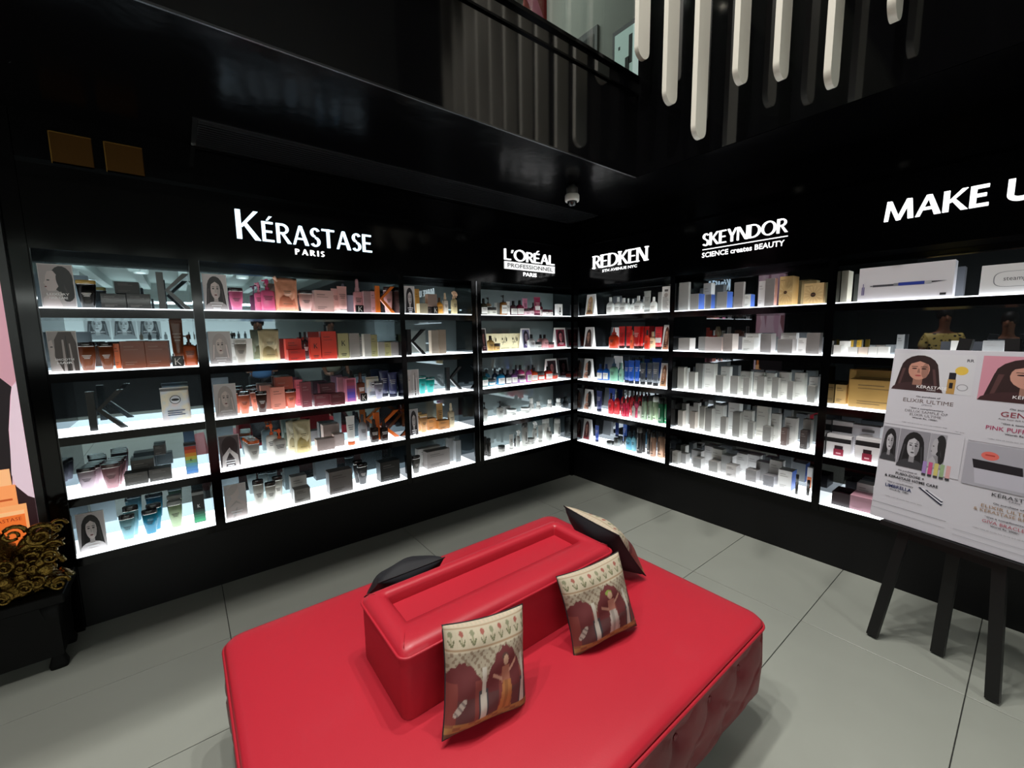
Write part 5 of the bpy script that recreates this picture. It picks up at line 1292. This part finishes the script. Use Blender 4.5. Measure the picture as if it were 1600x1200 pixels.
# upper right panel
img(portrait('c98a9a','2c1818','c08c7c','3a2022','front',dark='2a1414',lip='8a3038',lines=0), BX+.305,BX+.585,.628,.815)
tline('KÉRASTASE',BX+.46,.645,.016,.11,'f0eef0'); tline('PARIS',BX+.46,.634,.006,.03,'f0d8e0')
tline('On purchase of',c2,.598,.007,.085,'4a464c',.02); tline('GENESIS',c2,.568,.021,.13,'8a2a3c'); tline('Anti hair-fall fortifying range',c2,.555,.006,.14,'5a4a50')
tline('*Get a complimentary',c2,.536,.007,.12,'4a464c',.02); tline('PINK PUFF POUCH',c2,.508,.017,.20,'a82a5a'); tline('Worth Rs. 1500/-',c2,.494,.007,.09,'4a464c',.02)
tline('*Offer valid till stocks last, terms and conditions apply',c2,.468,.004,.18,'6a666c')
P += [('8a8890', rect(BX+.30,.450,BX+.59,.4515))]
# lower left panel
bw = portrait('8a8890','1a1a1c','b4b2b8','3a3a3e','front',dark='161618',lip='4a484c',lines=0)
img(bw, BX+.004,BX+.068,.290,.455); img(bw, BX+.071,BX+.178,.275,.455); img(portrait('9a98a0','222224','a8a6ac','3a3a3e','profile',dark='161618',lip='4a484c',lines=0), BX+.181,BX+.236,.30,.455)
P += [('c6c4cc', rect(BX+.236,.27,BX+.29,.46))]+[(h, rect(BX+.168+i*.020,.262,BX+.182+i*.020,.322)) for i,h in enumerate(('9a80b8','c05080','c8bc70','90a880','d0a0a0'))]+[('3a3a3e', rect(BX+.168+i*.020,.256,BX+.182+i*.020,.266)) for i in range(5)]
tline('On purchase of',c1-.03,.252,.007,.07,'4a464c',.02); tline('FUSIO-DOSE +',c1-.02,.232,.012,.105,'1c1a20',.02); tline('& KERASTASE HOME CARE',c1-.015,.212,.012,.195,'1c1a20',.02); tline('(2 Products)',c1-.03,.203,.005,.05,'5a565c')
tline('*Get a complimentary',c1-.05,.186,.007,.10,'4a464c',.02); tline('UMBRELLA',c1-.055,.163,.015,.10,'1f2a5a',.02); tline('Worth Rs. 1500/-',c1-.05,.151,.007,.075,'4a464c',.02)
for i in range(4):
    a = i*.012; P.append(('17203a' if i%2 == 0 else 'd8d8de', [(BX+.165+a,.196-a*.2),(BX+.172+a,.198-a*.2),(BX+.255,.145+a*.55),(BX+.250,.139+a*.55)]))
tline('*Offer valid till stocks last, terms apply',c1-.03,.115,.004,.14,'6a666c'); P += [('6a6870', rect(BX+.002,.075,BX+.275,.0765)), ('8a8890', rect(BX+.002,.045,BX+.275,.0462))]
# lower right panel
P += [('a4a2ac', rect(BX+.30,.262,BX+.590,.445)), ('b8b6c2', [(BX+.34,.275),(BX+.58,.275),(BX+.57,.34),(BX+.33,.345)]), ('1c1a20', [(BX+.33,.338),(BX+.47,.338),(BX+.465,.372),(BX+.322,.375)]), ('d86a60', ell(BX+.372,.398,.026,.018)), ('a83a34', rect(BX+.358,.398,BX+.386,.403))]
tline('KÉRASTASE',BX+.46,.236,.018,.13,'2a282e'); tline('PARIS',BX+.46,.226,.006,.03,'4a484e')
tline('On purchase of',c2,.204,.007,.085,'4a464c',.02); tline('ELIXIR ULTIME',c2,.182,.013,.15,'9a7a5a'); tline('& KERASTASE RITUAL',c2,.163,.013,.19,'9a7a5a')
tline('*Get a complimentary',c2,.142,.007,.12,'4a464c',.02); tline('GIVA BRACLET',c2,.120,.013,.13,'a84a5a'); tline('Worth Rs. 3000/-',c2,.108,.007,.08,'4a464c',.02); tline('*Offer valid till stocks last, terms and conditions apply',c2,.086,.004,.18,'6a666c')
P += [('8a8890', rect(BX+.30,.055,BX+.59,.0562)), ('8a8890', rect(BX+.30,.030,BX+.59,.0312))]
MB().flat(P,-.0002,-.00002).build('print', colmat(.5), pb)
# ================================================================ LIGHTBOX, TABLE AND GOLD SCULPTURE AT THE LEFT EDGE
lx = thing('poster_lightbox','tall backlit pink poster with amber perfume bottle at the left edge','lightbox',(-4.42,0,.45))
part('frame', mat('0b0b0c',.3), lx, -.63,.63,-.03,0,0,2.1)
W0,W1 = -.60,.60
PP = [('d8b4c0', rect(W0,.03,W1,2.07))]
PP += [('c99aac', [(-.45,2.07),(-.25,2.07),(-.1,1.2),(-.3,.7)]), ('a87888', [(.1,2.07),(.2,2.07),(.3,1.3),(.22,1.1)]), ('e6c4cc', [(.3,2.07),(.45,2.07),(W1,1.2),(W1,.9),(.4,1.1)]), ('8a5a60', [(-.59,2.07),(-.52,2.07),(-.4,1.2),(-.59,1.0)]),
       ('c896a2', [(W1,1.5),(W1,.90),(.585,.876),(.50,.95),(.40,1.2)]), ('1c1418', [(-.6,.7),(-.1,.95),(.3,1.0),(.552,.92),(.584,.874),(.575,.83),(.553,.67),(.541,.45),(.50,.03),(-.6,.03)]),
       ('2a1418', [(.48,.42),(.55,.40),(W1,.33),(W1,.03),(.30,.03)]), ('e2c8d4', [(.584,.876),(W1,.89),(W1,.323),(.58,.339),(.548,.395),(.539,.455),(.557,.693),(.572,.793)])]
PP += [('ffb070', rect(.28,.06,.570,.305)), ('f87a34', rect(.30,.08,.560,.270)), ('ffc48a', rect(.30,.255,.560,.275)), ('ffa060', rect(.33,.305,.545,.405)), ('c05a28', rect(.36,.33,.53,.34)), ('ffbc84', rect(.40,.405,.535,.485)), ('e08040', rect(.42,.485,.50,.60)), ('6a2c18', text_fit('KÉRASTASE',.43,.549,.226,.022))]
MB().flat(PP,-.0302,-.0002).build('poster', colmat(.5,.75), lx)
tb = thing('console_table','low black table under the gold sculpture at the left edge','table',(-4.22,-.17,0))
TM = mat('050505',.6,spec=.2)
MB().bbox(-.50,.50,-.15,.145,.33,.375,.004).build('top', TM, tb)
part('apron', TM, tb, -.47,.47,-.125,.115,.07,.33)
for sx in (-1,1):
    for sy in (-1,1):
        MB().loft([(0,.03,.02,4),(.02,.034,.022,4),(.06,.022,.016,4),(.16,.022,.018,4),(.26,.032,.026,4),(.33,.04,.03,4)],16,cx=sx*.445,cy=sy*.1).build('leg', TM, tb, True)
gs = thing('gold_sculpture','ornate gilded sculpture of scrolls and ridges on the black table','sculpture',(-4.08,-.18,.375))
GOLD = mat('8a7038',.24,1.,bump=1.,scale=60)
MB().loft([(0,.34,.11),(.02,.36,.12),(.05,.34,.115),(.07,.30,.10),(.10,.28,.10),(.12,.22,.095)],28).build('base', GOLD, gs, True)
dome = []
for z,r in ((.08,.10),(.12,.135),(.15,.145),(.155,.138),(.19,.142),(.195,.132),(.23,.130),(.235,.120),(.265,.112),(.29,.095),(.315,.065),(.33,.02)): dome.append((z,r,r*.8))
MB().loft(dome,28,cx=.08).build('dome', GOLD, gs, True)
rg = random.Random(11)
def scroll(cx,cy,cz,R,dirx,name,turns=1.6):
    pts = []; rad = []
    for i in range(22):
        t = i/21; a = t*turns*2*PI; r = R*(1-.82*t); pts.append((cx+dirx*r*math.cos(a), cy+.03*t*(-1), cz+r*math.sin(a))); rad.append(max(.003,R*.26*(1-.6*t)))
    return MB().tube(pts,rad,8).build(name, GOLD, gs, True)
for i in range(26):
    x = -.30+.64*(i%13)/12+rg.uniform(-.02,.02); z = .06+.10*(i//13)+rg.uniform(-.02,.02)
    scroll(x,-.115+rg.uniform(-.015,.01)+.02*(i//13),z,rg.uniform(.028,.045),rg.choice((-1,1)),'scroll')
for cx,cz,R in ((.30,.27,.055),(.26,.18,.06),(.33,.20,.035),(.36,.30,.03),(.31,.12,.05),(.22,.30,.04)): scroll(cx,-.05,cz,R,1,'scroll')
for i in range(46):
    a = rg.uniform(0,2*PI); x = rg.uniform(-.32,.34); z = rg.uniform(.03,.24)*(1-.4*abs(x)); R = rg.uniform(.018,.034)
    MB().loft([(-R,R*.2,R*.2),(-R*.7,R*.75,R*.6),(0,R,R*.8),(R*.7,R*.7,R*.6),(R,R*.15,R*.15)],10).build('relief_knob', GOLD, gs, True, (x,-.10+.03*rg.random(),z), (a,a*.7,0))
wg = MB()
for k in range(7):
    a = .25+k*.14; wg.tube([(.20,-.02,.16),(.20+.10*math.cos(a),-.035,.16+.10*math.sin(a)),(.20+(.17+.012*(k%2))*math.cos(a*.9),-.03,.16+(.19)*math.sin(a*.9))],[.016,.018,.005],8)
wg.build('wing', GOLD, gs, True)
pt = MB()
for k in range(22):
    a = 2*PI*k/22; pt.tube([(.33*math.cos(a),.11*math.sin(a),.012),(.365*math.cos(a),.122*math.sin(a),.03),(.345*math.cos(a),.115*math.sin(a),.06)],[.02,.024,.006],8)
pt.build('petal_rim', GOLD, gs, True)
# ================================================================ PEOPLE AND DISPLAYS BEHIND THE CAMERA (seen in the mirrors)
def skin_obj(name, m, parent, V, E, R, root=0, sub=2):
    me = bpy.data.meshes.new(name); me.from_pydata(V,E,[]); me.materials.append(m); o = bpy.data.objects.new(name, me); COL.objects.link(o); o.parent = parent
    sk = o.modifiers.new('skin','SKIN'); sk.use_smooth_shade = True
    lay = me.skin_vertices[0] if me.skin_vertices else None
    if lay is None:
        bpy.context.view_layer.objects.active = o; bpy.ops.mesh.customdata_skin_add(); lay = me.skin_vertices[0]
    for i,r in enumerate(R): lay.data[i].radius = (r,r) if not isinstance(r,tuple) else r; lay.data[i].use_root = (i == root)
    sb = o.modifiers.new('sub','SUBSURF'); sb.levels = sb.render_levels = sub
    return o
def person(label, loc, rz, shirt, trousers, hair='14100e', skin='8a5a42', armz=1.05, lean=0., sc=1.):
    o = thing('person', label, 'person', loc, rz); o.scale = (sc,sc,sc)
    # joints, facing -y
    V = [(0,0,.98),(0,-.01,1.15),(0,-.03-lean,1.36),(0,-.02-lean,1.50),(0,-.03-lean*1.3,1.60),(0,-.05-lean*1.5,1.72),(0,-.04-lean*1.5,1.80)]
    E = [(0,1),(1,2),(2,3),(3,4),(4,5),(5,6)]; R = [(.15,.11),(.14,.105),(.16,.11),(.07,.06),(.058,.06),(.078,.095),(.06,.07)]
    for s in (-1,1):
        n = len(V); V += [(s*.17,-.02-lean,1.44),(s*.24,-.04-lean,1.18),(s*.20,-.22-lean,armz),(s*.17,-.29-lean,armz+.01)]; E += [(2,n),(n,n+1),(n+1,n+2),(n+2,n+3)]; R += [.062,.045,.032,.036]
        n2 = len(V)
        for k in range(4): V += [(s*.17-.03+.02*k,-.34-lean,armz+.01-.008*k),(s*.17-.03+.02*k,-.375-lean+.008*abs(k-1.5),armz-.02)]; E += [(n+3,n2+2*k),(n2+2*k,n2+2*k+1)]; R += [.010,.008]
        t = len(V); V += [(s*.13,-.31-lean,armz+.03),(s*.11,-.34-lean,armz+.02)]; E += [(n+3,t),(t,t+1)]; R += [.011,.009]
        g = len(V); V += [(s*.09,0,.88),(s*.10,-.02,.50),(s*.10,.03,.10),(s*.105,-.12,.045)]; E += [(0,g),(g,g+1),(g+1,g+2),(g+2,g+3)]; R += [.10,.065,.045,.04]
    skin_obj('body', mat(skin,.5), o, V, E, R, 0, 1)
    Vs = [(0,0,.80),(0,-.01,1.12),(0,-.03-lean,1.36),(0,-.02-lean,1.47)]; Es = [(0,1),(1,2),(2,3)]; Rs = [(.185,.145),(.17,.135),(.18,.13),(.075,.075)]
    for s in (-1,1):
        n = len(Vs); Vs += [(s*.175,-.02-lean,1.44),(s*.225,-.035-lean,1.25)]; Es += [(2,n),(n,n+1)]; Rs += [.075,.066]
    skin_obj('shirt', shirt, o, Vs, Es, Rs)
    Vt = [(0,0,.98)]; Et = []; Rt = [(.16,.12)]
    for s in (-1,1): n = len(Vt); Vt += [(s*.09,0,.86),(s*.10,-.02,.50),(s*.10,.03,.12)]; Et += [(0,n),(n,n+1),(n+1,n+2)]; Rt += [.115,.082,.07]
    skin_obj('trousers', mat(trousers,.8), o, Vt, Et, Rt)
    yy = -.045-lean*1.5
    MB().loft([(1.70,.080,.075),(1.74,.092,.098),(1.80,.092,.105),(1.86,.07,.085),(1.885,.03,.04)],16,cy=yy+.028).build('hair', mat(hair,.6), o, True)
    f = MB()
    for s in (-1,1): f.add([(x*.011+s*.03,yy-.093+0*y,1.735+z*.007) for x,y,z in [(math.cos(a),0,math.sin(a)) for a in [2*PI*i/10 for i in range(10)]]],[tuple(range(10))])
    f.box(-.022,.022,yy-.094,yy-.086,1.665,1.673)
    f.build('face_features', mat('1c1210',.5), o)
    MB().loft([(1.69,.012,.010),(1.70,.015,.016),(1.735,.008,.008)],10,cy=yy-.09).build('nose', mat(skin,.5), o, True)
    return o
ym = bpy.data.materials.new('m_floral'); ym.use_nodes = True; nt = ym.node_tree; vo = nt.nodes.new('ShaderNodeTexVoronoi'); vo.inputs['Scale'].default_value = 20; cr = nt.nodes.new('ShaderNodeValToRGB')
cr.color_ramp.elements[0].color = lin('1c1a14'); cr.color_ramp.elements[1].color = lin('d8bc6a'); cr.color_ramp.elements[0].position = .30; cr.color_ramp.elements[1].position = .38
tc = nt.nodes.new('ShaderNodeTexCoord'); nt.links.new(tc.outputs['Object'], vo.inputs['Vector']); nt.links.new(vo.outputs['Distance'], cr.inputs[0]); nt.links.new(cr.outputs[0], nt.nodes['Principled BSDF'].inputs['Base Color'])
person('person in a yellow patterned shirt reflected in the rightmost mirror',(-5.0,-2.1,0),math.radians(70),ym,'20242c',sc=.97)
person('person in a dark shirt reflected beside the yellow shirt',(-5.05,-2.72,0),math.radians(100),mat('17191c',.8),'1a1c20',sc=.92)
person('person in a light blue shirt reflected in the left mirrors',(-2.2,-4.25,0),math.radians(185),mat('6a9fd8',.8),'1c1e24',armz=1.0)
person('person in a beige shirt reflected in the left mirrors',(-1.05,-4.5,0),math.radians(170),mat('a8a490',.8),'2a2a2c',armz=.85)
# lit display on the rear wall
ds = thing('rear_display','white lit display wall with bottle rows behind the camera','display',(-3.6,-8.98,0))
part('back_panel', mat('dfe6e4',.5,emit=1.1), ds, -2.2,2.4,-.0,.03,1.05,2.2)
for z in (1.1,1.45): part('shelf', mat('eef2f0',.4,emit=.8), ds, -2.2,2.4,.03,.25,z,z+.03)
for k in range(24):
    MB().loft([(0,.03,.03),(.10,.03,.03),(.13,.012,.012),(.17,.012,.012)],10).build('display_bottle', mat(['3a4044','8a8e90','5a4a3a','20262a'][k%4],.4), ds, True, (-1.1+k*.14,.14,1.48 if k > 5 else 1.13))
for i,x in enumerate((-.62,-.22,.18)):
    p = thing('wall_poster',['left black and white portrait poster on the rear wall','middle black and white portrait poster on the rear wall','right black and white portrait poster on the rear wall'][i],'poster',(-3.9+x*1.05,-8.93,1.50),PI,'portrait posters on the rear wall')
    MB().bbox(-.2,.2,0,.02,0,.56,.001).build('board', mat('d8dcdc',.5), p)
    MB().flat(art_polys(portrait('c4c8c8','4a4c4e','d0d4d4','8a8e90','front',dark='2a2c2e',lip='5a5c5e',text=['KÉRASTASE']),-.195,.195,.005,.555),-.0004).build('print', colmat(.5,.7), p)
rct = thing('rear_counter','long black service counter behind the camera','counter',(-4.2,-8.3,0))
part('body', BLACKM, rct, -3.2,3.2,-.2,.25,0,1.0)
part('worktop', mat('111214',.3), rct, -3.25,3.25,-.25,.28,1.0,1.04)
for i,(x,y) in enumerate(REAR):
    p = thing('rear_downlight','round bright downlight in the low rear ceiling, %s of the %s row' % (['first','second','third','last'][i%4],['nearer','farther'][i//4]),'ceiling light',(x,y,2.60),0,'rear ceiling downlights')
    MB().loft([(-.02,.09,.09),(0,.10,.10),(.15,.10,.10)],18,cap0=False).build('trim_ring', mat('d0d4d0',.4), p)
    MB().loft([(-.008,.08,.08),(-.004,.08,.08)],18).build('lens', mat('ffffff',.4,emit=6), p)
